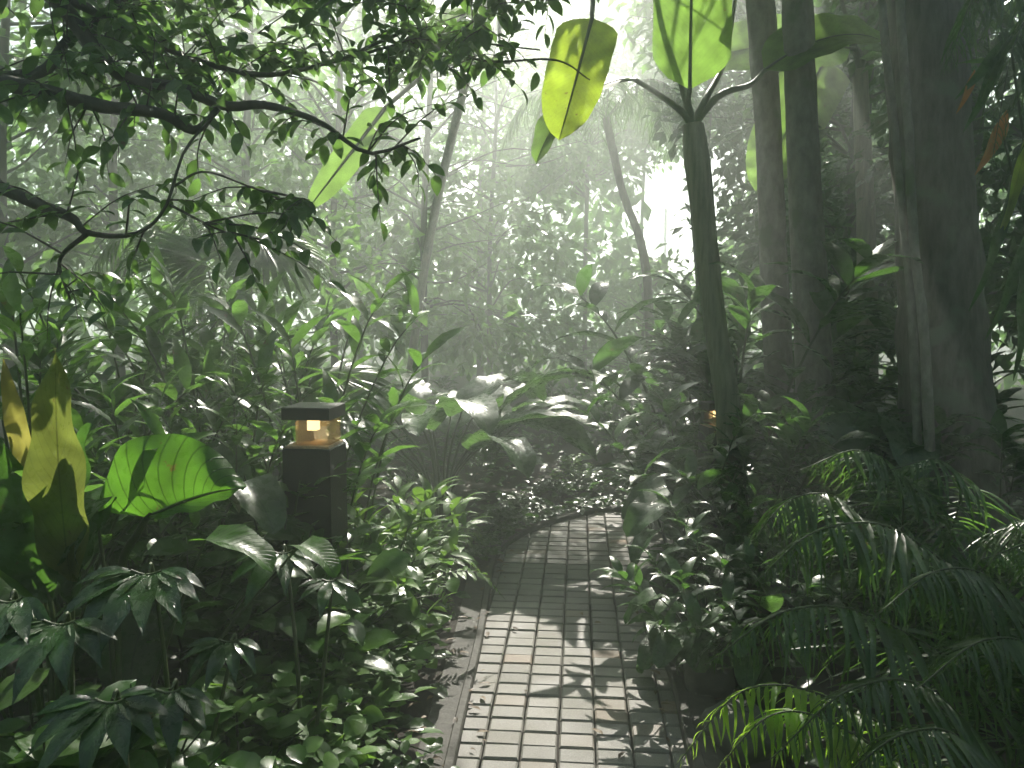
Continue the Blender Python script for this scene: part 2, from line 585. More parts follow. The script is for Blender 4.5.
def ground():
    near_x = np.arange(-7, 7.01, .07); near_y = np.arange(-2, 12.01, .07)
    far = np.array([9, 12, 16, 22, 30, 45, 70, 110.])
    xs = np.concatenate([-far[::-1], near_x, far]); ys = np.concatenate([-far[::-1], near_y, 12 + far])
    X, Y = np.meshgrid(xs, ys, indexing='ij')
    Z = gheight(X, Y)
    n, m = X.shape
    i, j = np.meshgrid(np.arange(n - 1), np.arange(m - 1), indexing='ij')
    a = (i * m + j).ravel()
    mb = MB()
    mb.add(np.stack([X, Y, Z], -1).reshape(-1, 3), np.stack([a, a + m, a + m + 1, a + 1], -1))
    o = link('ground', mb.mesh('ground', 'soil'))
    tag(o, kind='structure')
ground()

def path():
    mb = MB()
    pw, pd, gap = .145, .103, .008
    ax = math.radians(-4.8)
    cs, sn = math.cos(ax), math.sin(ax)
    org = np.array([.17, 2.0])
    I, J = np.meshgrid(np.arange(-10, 38), np.arange(-28, 58), indexing='ij')
    rj = np.random.default_rng(3)
    offs = rj.normal(0, .0012, J.shape)
    lx = I * pw + offs; ly = J * pd
    cx = org[0] + lx * cs - ly * sn; cyy = org[1] + lx * sn + ly * cs
    dd = pdist(cx, cyy)
    for i in range(I.shape[0]):
        for j in range(I.shape[1]):
            if dd[i, j] > .085: continue
            z = rj.normal(0, .002)
            box(mb, (cx[i, j], cyy[i, j], -.03 + z), (pw - .007, pd - .0045, .06), ax + rj.normal(0, .007), .007)
    o = link('path', mb.mesh('path', 'paver', smooth=False))
    tag(o, kind='structure')
path()

def ribbon_profile(mb, line, prof):
    """sweep a cross-section (offset to the left of travel, height) along a ground line"""
    T = norm(np.gradient(line, axis=0)); N = np.stack([-T[:, 1], T[:, 0]], -1)
    k = len(prof)
    v = np.array([[np.append(line[i] + N[i] * o, h) for o, h in prof] for i in range(len(line))])
    a = np.arange(len(line) - 1)[:, None] * k; b = np.arange(k - 1)[None]
    q = np.stack([a + b, a + k + b, a + k + b + 1, a + b + 1], -1).reshape(-1, 4)
    mb.add(v.reshape(-1, 3), q)
mb = MB()
ribbon_profile(mb, LEs, [(-.012, -.06), (-.012, .028), (-.006, .036), (.022, .036), (.028, .030), (.028, .022), (.14, .022), (.15, .016), (.15, -.1)])
tag(link('kerb', mb.mesh('kerb', 'concrete', False)), kind='structure')
mb = MB()
ribbon_profile(mb, REs, [(-.15, -.1), (-.15, .04), (-.036, .046), (-.03, .05), (.004, .05), (.012, .042), (.012, -.06)])
tag(link('kerb', mb.mesh('kerb', 'concrete', False)), kind='structure')

# ------------------------------------------------------------------ openings in the canopy where the photo shows sun
for px, py, r in [(540, 700, .30), (560, 755, .22), (600, 735, .16), (640, 690, .13), (560, 640, .16), (600, 560, .30), (540, 590, .14), (610, 600, .10), (590, 530, .25), (650, 545, .12)]:
    g_ = gpix(px, py)
    well((g_[0], g_[1], 0), r + (.08 if py < 620 else 0))
for px, py, d, r in [(180, 470, 2.4, .22), (60, 420, 2.3, .16), (145, 590, 2.1, .32), (390, 520, 4.0, .32), (420, 640, 3.1, .14),
                     (400, 680, 2.8, .14), (300, 540, 2.6, .14), (575, 475, 7.5, .4), (575, 110, 5.0, .28), 
                     (330, 170, 4.5, .35), (440, 60, 5.2, .4), (710, 735, 2.45, .4), (300, 310, 4.4, .1),
                     (430, 400, 6.3, .45), (775, 400, 5.0, .16), (780, 560, 4.2, .10), (990, 600, 3.0, .12), (860, 480, 3.6, .12),
                     (320, 415, 3.4, .14), (100, 700, 2.0, .12), (240, 705, 2.3, .06), (690, 50, 5.0, .35), (830, 200, 4.4, .5), (960, 150, 3.9, .45), (730, 300, 4.5, .45), (880, 330, 4.2, .4), (780, 250, 5.3, .4)]:
    well(at(px, py, d), r)
N_WELLS = len(WELLS)
for px, py, d, r in [(480, 280, 7.5, 1.1), (560, 230, 8.5, 1.1), (600, 240, 9, .8), (520, 330, 6.5, .9), (400, 220, 8, .9), (450, 150, 7, .6), (180, 110, 6.5, .6), (330, 150, 6.5, .45), (60, 180, 6, .3), (270, 230, 6.5, .35), (510, 260, 5.6, .7), (540, 160, 7, .9), (440, 260, 6.5, .8), (420, 330, 6, .5), (200, 150, 7.5, .6), (100, 230, 7, .7), (150, 170, 5.5, .3), (500, 240, 6.8, 1.0), (540, 130, 8, 1.0), (610, 150, 10.5, .9), (120, 60, 3.1, .25), (230, 90, 3.1, .25), (330, 60, 3.2, .25), (430, 80, 3.3, .25), (60, 200, 2.6, .2), (260, 190, 2.6, .2), (830, 200, 4.4, .5), (960, 150, 3.9, .4), (730, 300, 4.5, .4), (880, 330, 4.2, .35), (880, 470, 3.9, .3), (480, 200, 6, .7), (560, 200, 6.2, .7), (520, 300, 7.5, .8)]:
    well(at(px, py, d), r)

NEAR_WELLS = [(at(180, 475, 2.4), .2), (at(225, 485, 2.4), .14), (at(60, 430, 2.3), .12), (at(150, 590, 2.1), .2), (at(575, 95, 4.8), .3), (at(340, 170, 4.6), .25), (at(60, 640, 1.9), .15)]
# ------------------------------------------------------------------ trees
T_FAR = leaf_t('oval', .26, 2, 2, .5, .3)
T_MID = leaf_t('oval', .24, 3, 2, .6, .3)
T_NEAR = leaf_t('oval', .25, 6, 2, .7, .28, .012, 2)

def crown(mb, wood, top, clumps, leaves, lsize, csize, tmpl, rng, spread_dir=None, branch_r=.03, up_bias=.25, openings='all'):
    for c in clumps:
        c = np.asarray(c, float)
        b0 = top[np.argmin(np.abs(top[:, 2] - (c[2] - .35)) + .15 * rng.random(len(top)))]
        mid = (b0 + c) / 2 + rng.normal(0, .12, 3) + np.array([0, 0, .1])
        if wood is not None:
            tube(wood, [b0, mid, c], [branch_r, branch_r * .55, branch_r * .2], 5, 7)
        n = int(leaves * rng.uniform(.6, 1.3))
        dirs = norm(rng.normal(0, 1, (n, 3)))
        rad = csize * rng.uniform(.6, 1.3) * rng.uniform(.15, 1, n) ** .55
        P = c + dirs * rad[:, None] * np.array([1, 1, .6])
        if openings:
            k = open_mask(P, openings); P = P[k]; dirs = dirs[k]
        D = norm(dirs * np.array([1, 1, .5]) + rng.normal(0, .45, P.shape) + np.array([0, 0, -up_bias]))
        scatter(mb, tmpl, P, D, lsize * rng.uniform(.6, 1.2, len(P)), roll=.5, rng=rng)

def tree(name, path, radii, clumps, label, cat, group=None, leafm='tree', bark='bark', leaves=60, lsize=.16, csize=.55, tmpl=None, seed=0, bumpy=.03, branch_r=.03, seg=12, limbs=None, openings='all'):
    rng = np.random.default_rng(seed)
    path = np.asarray(path, float)
    base = path[0]
    root = thing(name, base, label, cat, group)
    wood = MB()
    tube(wood, path, radii, seg, 26, bumpy, rng)
    sp = smooth_path(path, 26)
    top = sp[5:]
    for lp, lr in (limbs or []):
        tube(wood, lp, lr, 8, 18, .03, rng)
    lv = MB()
    crown(lv, wood, top, clumps, leaves, lsize, csize, tmpl or T_FAR, rng, branch_r=branch_r, openings=openings)
    link('trunk', wood.mesh('trunk', bark, origin=base), root)
    link('crown', lv.mesh('crown', leafm, origin=base), root)
    return root

def blob(c, r, n, rng):
    d = norm(rng.normal(0, 1, (n, 3))) * rng.uniform(.2, 1, (n, 1)) ** .5
    return np.asarray(c) + d * np.asarray(r)

# straight trunks right of the path, crowns above the picture
rg = np.random.default_rng(21)
def trunk_pts(pix, d, extra, basez=None):
    pts = [at(x, y, d) for x, y in pix]
    p0 = pts[0]; p0[2] = G(p0[0], p0[1]) - .05
    for e in extra: pts.append(pts[-1] + np.array(e))
    return pts
p = trunk_pts([(789, 560), (782, 430), (775, 300), (769, 150), (760, 0)], 5.6, [(-.05, .3, 1.2), (-.2, .9, 1.4)])
tree('forest_tree', p, [.12, .1, .1, .09, .1, .08, .05], blob(p[-1] + np.array([-.3, .6, .2]), (2.2, 2.6, 1.0), 46, rg), 'slim grey tree trunk just right of the banana stem', 'tree', 'straight grey trunks right of the path', bark='bark_pale', seed=1, leaves=70)
p = trunk_pts([(818, 575), (816, 420), (808, 250), (801, 100), (797, 0)], 5.2, [(.0, .3, 1.2), (.3, .8, 1.5)])
tree('forest_tree', p, [.16, .125, .11, .1, .1, .09, .05], blob(p[-1] + np.array([.3, .7, .2]), (2.2, 2.5, 1.0), 46, rg), 'thicker grey tree trunk with flared foot, second in the straight pair', 'tree', 'straight grey trunks right of the path', bark='bark_pale', seed=2, leaves=70)
p = trunk_pts([(955, 590), (946, 400), (938, 250), (928, 100), (920, 0)], 4.7, [(.0, .4, 1.3), (.3, .9, 1.5)])
tree('forest_tree', p, [.31, .245, .225, .215, .21, .2, .1], blob(p[-1] + np.array([.2, .8, .3]), (2.8, 3.0, 1.1), 60, rg), 'massive dark tree trunk on the right with thin stems beside it', 'tree', bark='bark', seed=3, leaves=80, bumpy=.05, seg=20, branch_r=.06)
for pix, d, r, lab in [([(925, 540), (914, 350), (902, 210), (893, 110), (882, 0)], 4.4, .022, 'thin pale woody vine climbing along the left side of the massive trunk'),
                       ([(940, 500), (926, 360), (914, 240), (908, 120), (900, 0)], 4.35, .026, 'thick woody vine pressed close against the face of the massive trunk')]:
    p = trunk_pts(pix, d, [(.02, .25, 1.4), (.25, .5, 1.2)])
    mb = MB(); tube(mb, p, [r * 1.2, r, r, r, r * .9], 8, 40, .08)
    o = link('woody_vine', mb.mesh('woody_vine', 'bark_pale', origin=p[0]), None, p[0])
    tag(o, lab, 'vine', 'vines on the massive trunk')

# overhanging tree at top left: trunk outside the frame, limbs reach in
def overhang():
    rng = np.random.default_rng(5)
    base = np.array([-3.3, 2.9, 0.]); base[2] = G(-3.3, 2.9)
    tp = [base, base + [.1, .1, 1.2], base + [.35, .1, 2.2], base + [.6, .3, 3.4]]
    root = thing('overhanging_tree', base, 'leafy tree reaching in at top left with bare crooked dark limbs', 'tree')
    wood = MB(); tube(wood, tp, [.2, .16, .13, .09], 12, 20, .04)
    sp = smooth_path(tp, 20)
    J = sp[13]; J2 = sp[9]; J3 = sp[15]
    Lm = [
        ([J3, at(-60, -60, 3.1), at(45, -10, 3.0), at(95, 50, 2.95), at(130, 80, 2.9), at(180, 88, 2.9), at(225, 106, 2.9), at(265, 105, 2.9), at(320, 122, 2.9), at(368, 153, 2.9), at(420, 138, 2.95)], [.07, .045, .035, .028, .022, .012, .006]),
        ([J, at(-80, 60, 3.0), at(0, 82, 2.9), at(50, 92, 2.85), at(100, 106, 2.8), at(160, 113, 2.8), at(195, 130, 2.8), at(218, 108, 2.8)], [.07, .05, .034, .03, .024, .012]),
        ([at(0, 78, 2.95), at(45, 70, 2.95), at(68, 40, 3.0), at(110, 10, 3.1), at(160, -30, 3.2)], [.03, .026, .02, .016]),
        ([J2, at(-60, 170, 2.7), at(0, 188, 2.6), at(35, 203, 2.55), at(72, 218, 2.5), at(88, 233, 2.5), at(135, 234, 2.5), at(165, 208, 2.5), at(185, 150, 2.55), at(220, 110, 2.6)], [.055, .035, .028, .024, .016, .01, .007, .006, .005]),
        ([at(45, -10, 3.0), at(110, 18, 3.05), at(170, 50, 3.1), at(260, 75, 3.2), at(340, 60, 3.3), at(430, 40, 3.4), at(540, 50, 3.5)], [.028, .022, .016, .012, .008, .005]),
        ([at(340, 60, 3.3), at(420, 30, 3.4), at(480, 60, 3.45), at(555, 60, 3.5), at(590, 80, 3.5)], [.012, .009, .007, .004]),
        ([J3, at(-20, -140, 3.0), at(120, -120, 3.2), at(280, -60, 3.4), at(420, -30, 3.6)], [.05, .04, .025, .012, .006]),
        ([at(88, 233, 2.5), at(60, 260, 2.5), at(70, 300, 2.5)], [.012, .008, .005]),
        ([at(174, 186, 2.53), at(205, 172, 2.55), at(260, 190, 2.5), at(310, 200, 2.5)], [.006, .004, .002]),
        ([at(170, 205, 2.5), at(220, 230, 2.5), at(262, 240, 2.5)], [.006, .004, .002]),
    ]
    tips = []
    for lp, lr in Lm:
        tube(wood, lp, [q * .75 for q in lr], 8, 34, .05)
        tips.append(smooth_path(lp, 60))
    lv = MB()
    # twigs with leaves along the limbs
    def twig(p0, d0, ln, nl, ls):
        w_ = np.asarray(p0) - CAM; q_ = w_ @ FW; ux, uy = 512 + F * (w_ @ RT) / q_, 384 - F * (w_ @ UP) / q_
        if (500 < ux < 640 and 0 < uy < 160) or (ux > 430 and uy > 95): return
        d0 = norm(d0)
        p1 = p0 + d0 * ln * .55 + rng.normal(0, .02, 3); p2 = p1 + norm(d0 + [0, 0, -.35]) * ln * .5
        s = smooth_path([p0, p1, p2], nl)
        if not open_mask(s, near=True).all(): return
        t = norm(np.gradient(s, axis=0))
        side = norm(np.cross(t, [0, 0, 1.])) * np.where(np.arange(nl) % 2, 1, -1)[:, None]
        D = norm(t * .7 + side * .8 + np.array([0, 0, -.35]) + rng.normal(0, .25, (nl, 3)))
        tube(wood, [p0, p1, p2], [.0035, .0025, .001], 4, 6)
        scatter(lv, T_NEAR, s, D, ls * rng.uniform(.7, 1.15, nl), roll=.35, rng=rng)
    for k, s in enumerate(tips):
        n = [30, 16, 20, 10, 60, 22, 60, 8, 7, 6][k]
        lo = [.15, .2, .3, .35, .1, .2, .1, .3, .3, .3][k]
        for i in range(n):
            p0 = s[int(rng.uniform(lo, 1) * 59)]
            d = norm(rng.normal(0, 1, 3) * [1, .8, .7] + [.2, 0, -.05 if k < 7 else -.3])
            twig(p0, d, rng.uniform(.14, .36), rng.integers(5, 9), .075 if k in (3, 7, 8, 9) else .086)
    # dense roof of leaves along the top
    for i in range(330):
        x = rng.uniform(-40, 600); y = rng.uniform(-130, 95 - max(0, x - 380) * .3)
        if 100 < y or (x < 170 and y > 10 and rng.random() < .8): continue
        twig(at(x, y, rng.uniform(2.9, 3.9)), rng.normal(0, 1, 3) * [1, .8, .5], rng.uniform(.15, .36), rng.integers(5, 9), .09)
    # upper crown out of view, extended to shade the air near the camera
    cl = []
    for k in range(46):
        c = np.array([rng.uniform(-4.2, .9), rng.uniform(2.2, 6.8), rng.uniform(4.4, 6.2)])
        if not (c[0] < -.3 and c[1] > 3.4): cl.append(c)
    for k in range(76):
        cl.append(np.array([rng.uniform(-1.6, 2.0), rng.uniform(2.6, 6.6), rng.uniform(4.6, 6.4)]))
    crown(lv, wood, sp[-4:], cl, 75, .17, .6, T_MID, rng, branch_r=.022)
    link('trunk', wood.mesh('trunk', 'bark_dark', origin=base), root)
    link('crown', lv.mesh('crown', 'overhang', origin=base), root)
overhang()

# mid distance and far trees (their crowns make the shade)
def bgtree(px, d, rtrunk, h, spread, ncl, label, seed, leafm='tree', low=.25, lean=0, csize=.7, leaves=75, lsize=.2, group='trees standing in the mist', bark='bark_dark', openings='all'):
    rng = np.random.default_rng(seed)
    x, y = atg(px, d); b = np.array([x, y, G(x, y) - .05])
    pts = [b, b + [lean * .3, 0, h * .35], b + [lean * .7 + .1, .1, h * .65], b + [lean, 0, h * .92]]
    cl = []
    for i in range(ncl):
        t = rng.uniform(low, 1.02)
        r = spread * (0.55 + .6 * math.sin(PI * min(1, (t - low) / (1 - low + .02)) ** .8))
        a = rng.uniform(0, 2 * PI); q = rng.uniform(.1, 1) ** .5 * r
        cl.append(b + [lean * t + math.cos(a) * q, math.sin(a) * q, h * t])
    return tree('misty_tree', pts, [rtrunk * 1.3, rtrunk, rtrunk * .8, rtrunk * .4], cl, label, 'tree', group, leafm, bark, leaves, lsize, csize, T_FAR, seed, .03, .018, 10, openings=openings)

BG = [
 (425, 10.0, .04, 7.4, 1.4, 60, 'misty tree behind the broad-leaved clump at the end of the view', .12),
 (335, 8.8, .035, 6.6, 1.3, 56, 'misty tree behind the black path light, left of the light shafts', .2),
 (490, 12.5, .035, 7.2, 1.4, 66, 'hazy tree glowing in the light shafts above the path bend', .05),
 (250, 10.5, .05, 8.6, 1.9, 54, 'pale misty tree behind the fan palm on the left', .3),
 (120, 9.0, .045, 8.2, 1.8, 54, 'misty tree behind the bare crooked limbs on the left', .25),
 (10, 7.5, .045, 7.5, 1.5, 46, 'misty tree at the left edge beyond the low shrubs', .3),
 (640, 14.5, .04, 2.2, 1.5, 36, 'low hazy tree under the bright white gap in the leaves', .05),
 (805, 10.5, .12, 8.6, 1.5, 74, 'dark hazy tree seen between banana stem and slim trunks', .22),
 (850, 8.2, .10, 8.0, 1.5, 62, 'dark hazy tree between the pair of straight trunks and massive trunk', .2),
 (960, 7.4, .1, 8.0, 1.6, 62, 'dark tree hidden behind the massive trunk on the right', .18),
 (1080, 6.2, .15, 7.4, 1.4, 54, 'dark tree filling the right edge behind the hanging leaves', .2),
 (700, 16.5, .05, 9.0, 1.6, 70, 'tall hazy tree whose leaves hang over the white gap', .58),
 (480, 16, .06, 9.2, 2.2, 60, 'farthest pale tree fading into the mist at centre', .12),
 (360, 15, .06, 9.6, 2.2, 60, 'far pale tree fading into the mist left of centre', .12),
 (840, 14, .2, 10, 2.2, 60, 'far tree closing the view behind the straight trunks', .1),
 (200, 15, .1, 10, 2.3, 60, 'far pale tree fading into the mist behind the palm fronds', .12),
 (585, 15.5, .04, 9.0, 1.7, 100, 'tall hazy tree above and left of the white gap', .45),
 (640, 18.5, .04, 10, 1.7, 100, 'farthest tall tree whose leaves close the sky over the white gap', .52),
 (800, 13.5, .07, 8.5, 1.3, 60, 'hazy tall tree right of the white gap behind the slim trunks', .4),
 (700, 11.5, .05, 8.0, .9, 46, 'slender hazy tree whose dark leaves hang behind the big upright leaf', .62),
 (712, 9.6, .035, 7.0, .75, 30, 'slender tree whose dark leaves hang between the yellowing leaf and big upright leaf', .66),
]
for i, (px, d, r, h, sp, n, lab, low) in enumerate(BG):
    over = d == 9.6
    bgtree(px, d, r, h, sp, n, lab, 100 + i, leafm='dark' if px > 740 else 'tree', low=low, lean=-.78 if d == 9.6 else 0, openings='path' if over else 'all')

# far-off wood as one mass
def wood_mass():
    rng = np.random.default_rng(9)
    mb = MB()
    n = 16000
    x = rng.uniform(-17, 17, n); y = rng.uniform(17.5, 21.5, n) - np.abs(x) * .35
    h = 5.6 + 1.6 * np.sin(x * .9) + 1.1 * np.sin(x * 2.3 + 1) + np.abs(x) * .2
    gapm = np.exp(-((x - 3.5) / 1.2) ** 2)
    h = h * (1 - .78 * gapm)
    z = rng.uniform(0, 1, n) ** .8 * h
    P = np.stack([x, y, z], -1)
    D = norm(rng.normal(0, 1, (n, 3)) + [0, -.3, -.2])
    scatter(mb, T_FAR, P, D, rng.uniform(.3, .55, n), roll=.6, rng=rng)
    # unseen ring of leaves beside and behind the camera, added to cut ambient light
    n = 14000
    a = rng.uniform(math.radians(148), math.radians(392), n)
    r = rng.uniform(0, 1, n) * 2.5
    x = np.cos(a) * (8.2 + r); y = 4 + np.sin(a) * (8.5 + r)
    z = rng.uniform(0, 1, n) ** .8 * (6.3 + 1.2 * np.sin(a * 7) + .8 * np.sin(a * 17))
    P = np.stack([x, y, z], -1)
    D = norm(rng.normal(0, 1, (n, 3)) + [0, 0, -.2])
    scatter(mb, T_FAR, P, D, rng.uniform(.35, .6, n), roll=.6, rng=rng)
    o = link('wood_and_shade_ring', mb.mesh('wood_and_shade_ring', 'tree'))
    tag(o, kind='stuff', label='far-off leafy wood closing the view in the mist, plus an added unseen shading ring')
wood_mass()

# ------------------------------------------------------------------ low plants, built once per kind and copied
def cane_plant(seed, canes=7, h=1.0, spread=.45, ll=.24, lw=.16, nleaf=9, leafm='shrub', droop=.8, start=.35, tmpl=None, stem_r=.006):
    rng = np.random.default_rng(seed)
    T = tmpl or leaf_t('lance', lw, 6, 2, droop, .22, .008, 3, .15)
    lv, st = MB(), MB()
    for c in range(canes):
        a = rng.uniform(0, 2 * PI); sp = spread * rng.uniform(.25, 1); hh = h * rng.uniform(.6, 1.05)
        o = np.array([math.cos(a), math.sin(a), 0])
        b = o * rng.uniform(.02, .12)
        pts = [b, b + o * sp * .3 + [0, 0, hh * .5], b + o * sp * .7 + [0, 0, hh * .85], b + o * sp + [0, 0, hh]]
        tube(st, pts, [stem_r, stem_r * .8, stem_r * .4], 5, 10)
        n = int(nleaf * rng.uniform(.8, 1.2))
        s = smooth_path(pts, 60)[(np.linspace(start, 1, n) * 59).astype(int)]
        t = norm(np.gradient(s, axis=0))
        ph = rng.uniform(0, 2 * PI)
        az = ph + np.arange(n) * 2.4
        out = np.stack([np.cos(az), np.sin(az), np.full(n, .25)], -1)
        D = norm(out + t * np.linspace(.3, .9, n)[:, None] + rng.normal(0, .15, (n, 3)))
        scatter(lv, T, s, D, ll * rng.uniform(.65, 1.15, n), roll=.2, rng=rng)
    return [('stem', st.mesh('stem', 'stem')), ('foliage', lv.mesh('foliage', leafm))]

def bush(seed, n=260, r=.35, h=.45, ls=.07, leafm='shrub', tmpl=None):
    rng = np.random.default_rng(seed)
    T = tmpl or leaf_t('oval', .3, 4, 2, .5, .25, .01, 2)
    lv, st = MB(), MB()
    for k in range(max(8, n // 14)):
        a = rng.uniform(0, 2 * PI); q = rng.uniform(0, 1) ** .6
        tip = np.array([math.cos(a) * q * r, math.sin(a) * q * r, h * (1 - .55 * q * q) * rng.uniform(.7, 1.1)])
        mid = tip * .5 + [0, 0, .06]
        tube(st, [(tip[0] * .15, tip[1] * .15, 0), mid, tip], [.004, .003, .0015], 4, 7)
        m = rng.integers(9, 18)
        s = smooth_path([(tip[0] * .15, tip[1] * .15, 0), mid, tip], 40)[(rng.uniform(.45, 1, m) * 39).astype(int)] + rng.normal(0, .02, (m, 3))
        az = rng.uniform(0, 2 * PI, m)
        D = norm(np.stack([np.cos(az), np.sin(az), rng.uniform(-.2, .6, m)], -1))
        scatter(lv, T, s, D, ls * rng.uniform(.55, 1.25, m), roll=.3, rng=rng)
    return [('stem', st.mesh('stem', 'stem')), ('foliage', lv.mesh('foliage', leafm))]

def frond_geo(mb, stem, pts, n, ll, lw=.045, rng=RNG, droop=.9, hang=.25, r=.006, tip=.35, fwd=.55, tmpl=None):
    """feather palm frond along a 3-D curve"""
    s = smooth_path(pts, 120)
    tube(stem, smooth_path(pts, 30), [r, r * .7, r * .25], 6)
    T = norm(np.gradient(s, axis=0))
    i = (np.linspace(.14, .99, n) * 119).astype(int)
    tt = np.linspace(0, 1, n)
    size = ll * (np.sin(PI * (.18 + .74 * tt)) ** .8) * (1 - (1 - tip) * tt ** 3)
    Ls = [tmpl] if tmpl else [leaf_t('needle', lw * q, 7, 2, droop * e, .3, .006 * e, 1.3, .1 * g, seed=k) for k, (q, e, g) in enumerate([(1, 1, 0), (.85, 1.5, 1), (1.15, .55, -1)])]
    for sgn in (1, -1):
        side = norm(np.cross(T[i], [0, 0, 1.])) * sgn
        D = norm(side + T[i] * (fwd + rng.normal(0, .12, (n, 1))) + np.array([0, 0, -hang]) + rng.normal(0, .10, (n, 3)))
        pick = rng.integers(0, len(Ls), n); keep = rng.random(n) > .05
        for k, L_ in enumerate(Ls):
            m = (pick == k) & keep
            scatter(mb, L_, s[i][m], D[m], (size * rng.uniform(.75, 1.12, n))[m], roll=.22, rng=rng)

def fern(seed, n=11, ll=.45, leafm='fresh', h=.35):
    rng = np.random.default_rng(seed)
    lv, st = MB(), MB()
    for k in range(n):
        a = 2 * PI * k / n + rng.uniform(-.25, .25); l = ll * rng.uniform(.7, 1.1)
        o = np.array([math.cos(a), math.sin(a), 0])
        pts = [o * .02, o * l * .35 + [0, 0, h * .8], o * l * .75 + [0, 0, h * .9], o * l + [0, 0, h * .55]]
        frond_geo(lv, st, pts, 24, .085, .16, rng, .4, .1, .003, .2, .4, leaf_t('lance', .16, 3, 2, .4, .2))
    return [('stem', st.mesh('stem', 'stem')), ('fronds', lv.mesh('fronds', leafm))]

def tuft(seed, n=34, ll=.9, w=.018, leafm='palm', lean=.9, droop=1.5):
    rng = np.random.default_rng(seed)
    lv = MB()
    for k in range(3):
        T = leaf_t('strap', w, 12, 2, droop * (.6 + .3 * k), .3, 0, 1, .15)
        m = n // 3
        az = rng.uniform(0, 2 * PI, m)
        el = rng.uniform(.35, 1.35, m)
        D = np.stack([np.cos(az) * np.cos(el), np.sin(az) * np.cos(el), np.sin(el)], -1)
        P = np.stack([np.cos(az), np.sin(az), 0 * az], -1) * .03
        scatter(lv, T, P, D, ll * rng.uniform(.6, 1.15, m), roll=.2, rng=rng)
    return [('blades', lv.mesh('blades', leafm))]

def paddle_plant(seed, n=16, ll=.85, w=.17, h=.7, leafm='paddle', spread=.5):
    rng = np.random.default_rng(seed)
    parts = []
    st = MB()
    for k in range(n):
        a = 2 * PI * k / n * 1.0 + rng.uniform(-.3, .3); o = np.array([math.cos(a), math.sin(a), 0])
        hh = h * rng.uniform(.65, 1.1); sp = spread * rng.uniform(.3, .9)
        pts = [o * .03, o * sp * .4 + [0, 0, hh * .6], o * sp + [0, 0, hh]]
        tube(st, pts, [.012, .009, .006], 6, 10)
        lv = MB()
        T = leaf_t('paddle', w, 14, 4, rng.uniform(.9, 1.7), .22, .012, 4, .35, seed=k + seed)
        scatter(lv, T, [pts[-1]], [o + [0, 0, .35]], ll * rng.uniform(.7, 1.1), roll=.15, rng=rng)
        parts.append(('leaf', lv.mesh('leaf', leafm)))
    return [('stem', st.mesh('stem', 'stem'))] + parts

PROTO = {}
def kind(key, fn, seeds, **kw):
    PROTO[key] = [fn(s, **kw) for s in seeds]
kind('lance_shrub', cane_plant, [11, 12, 13], canes=11, h=1.0, spread=.45, ll=.18, lw=.125, nleaf=13, leafm='shrub', stem_r=.005)
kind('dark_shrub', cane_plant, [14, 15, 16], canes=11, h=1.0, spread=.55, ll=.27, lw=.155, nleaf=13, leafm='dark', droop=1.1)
kind('leafy_bush', bush, [21, 22, 23], n=420, leafm='shrub', ls=.085)
kind('bright_bush', bush, [24, 25], n=420, leafm='fresh', ls=.075)
kind('lance_bush', cane_plant, [26, 27], canes=20, h=.5, spread=.38, ll=.13, lw=.15, nleaf=12, leafm='fresh', start=.2, stem_r=.003)
kind('low_plant', bush, [28, 29], n=300, r=.3, h=.22, ls=.075, leafm='dark')
kind('round_leaf_plant', bush, [31, 32, 39], n=460, r=.3, h=.3, ls=.05, leafm='fresh', tmpl=leaf_t('oval', .36, 5, 2, .5, .2, .015, 2))
def heart_plant(seed, n=11, h=.8, ll=.3, w=.36, leafm='paddle'):
    rng = np.random.default_rng(seed)
    st, out = MB(), []
    for k in range(n):
        a = 2.4 * k + rng.uniform(-.4, .4); o = np.array([math.cos(a), math.sin(a), 0])
        hh = h * rng.uniform(.35, 1.0); sp = rng.uniform(.12, .4)
        pts = [o * .02, o * sp * .3 + [0, 0, hh * .7], o * sp + [0, 0, hh]]
        tube(st, pts, [.008, .006, .004], 6, 10)
        lv = MB()
        scatter(lv, leaf_t('heart', w, 12, 6, rng.uniform(.6, 1.3), .22, .018, 2.5, -.2, seed=k + seed), [pts[-1]], [o + [0, 0, -.15]], ll * rng.uniform(.7, 1.2), roll=.2, rng=rng)
        out.append(('leaf', lv.mesh('leaf', leafm)))
    return [('stem', st.mesh('stem', 'stem'))] + out
kind('heart_leaf_plant', heart_plant, [51, 52, 53])
kind('fern', fern, [33, 34])
kind('strap_tuft', tuft, [35, 36], n=42)
kind('paddle_plant', paddle_plant, [41, 42])

CNT = {}
def put(key, px, d, py_top=None, scale=None, label='', cat='plant', group=None, rz=None, unit=1.0, dx=0):
    """copy of a kind, its foot d metres ahead; unit is the kind's own height so that its top reaches py_top"""
    x, y = atg(px, d)
    z = G(x, y) - .01
    k = CNT.get(key, 0); CNT[key] = k + 1
    if py_top is not None:
        zt = at(px, py_top, d)[2]
        scale = max(.15, (zt - z) / unit)
    root = thing(key, (x, y, z), label, cat, group, rz if rz is not None else (k * 2.39 + .4), scale)
    for nm, me in PROTO[key][k % len(PROTO[key])]:
        link(nm, me, root)
    return root

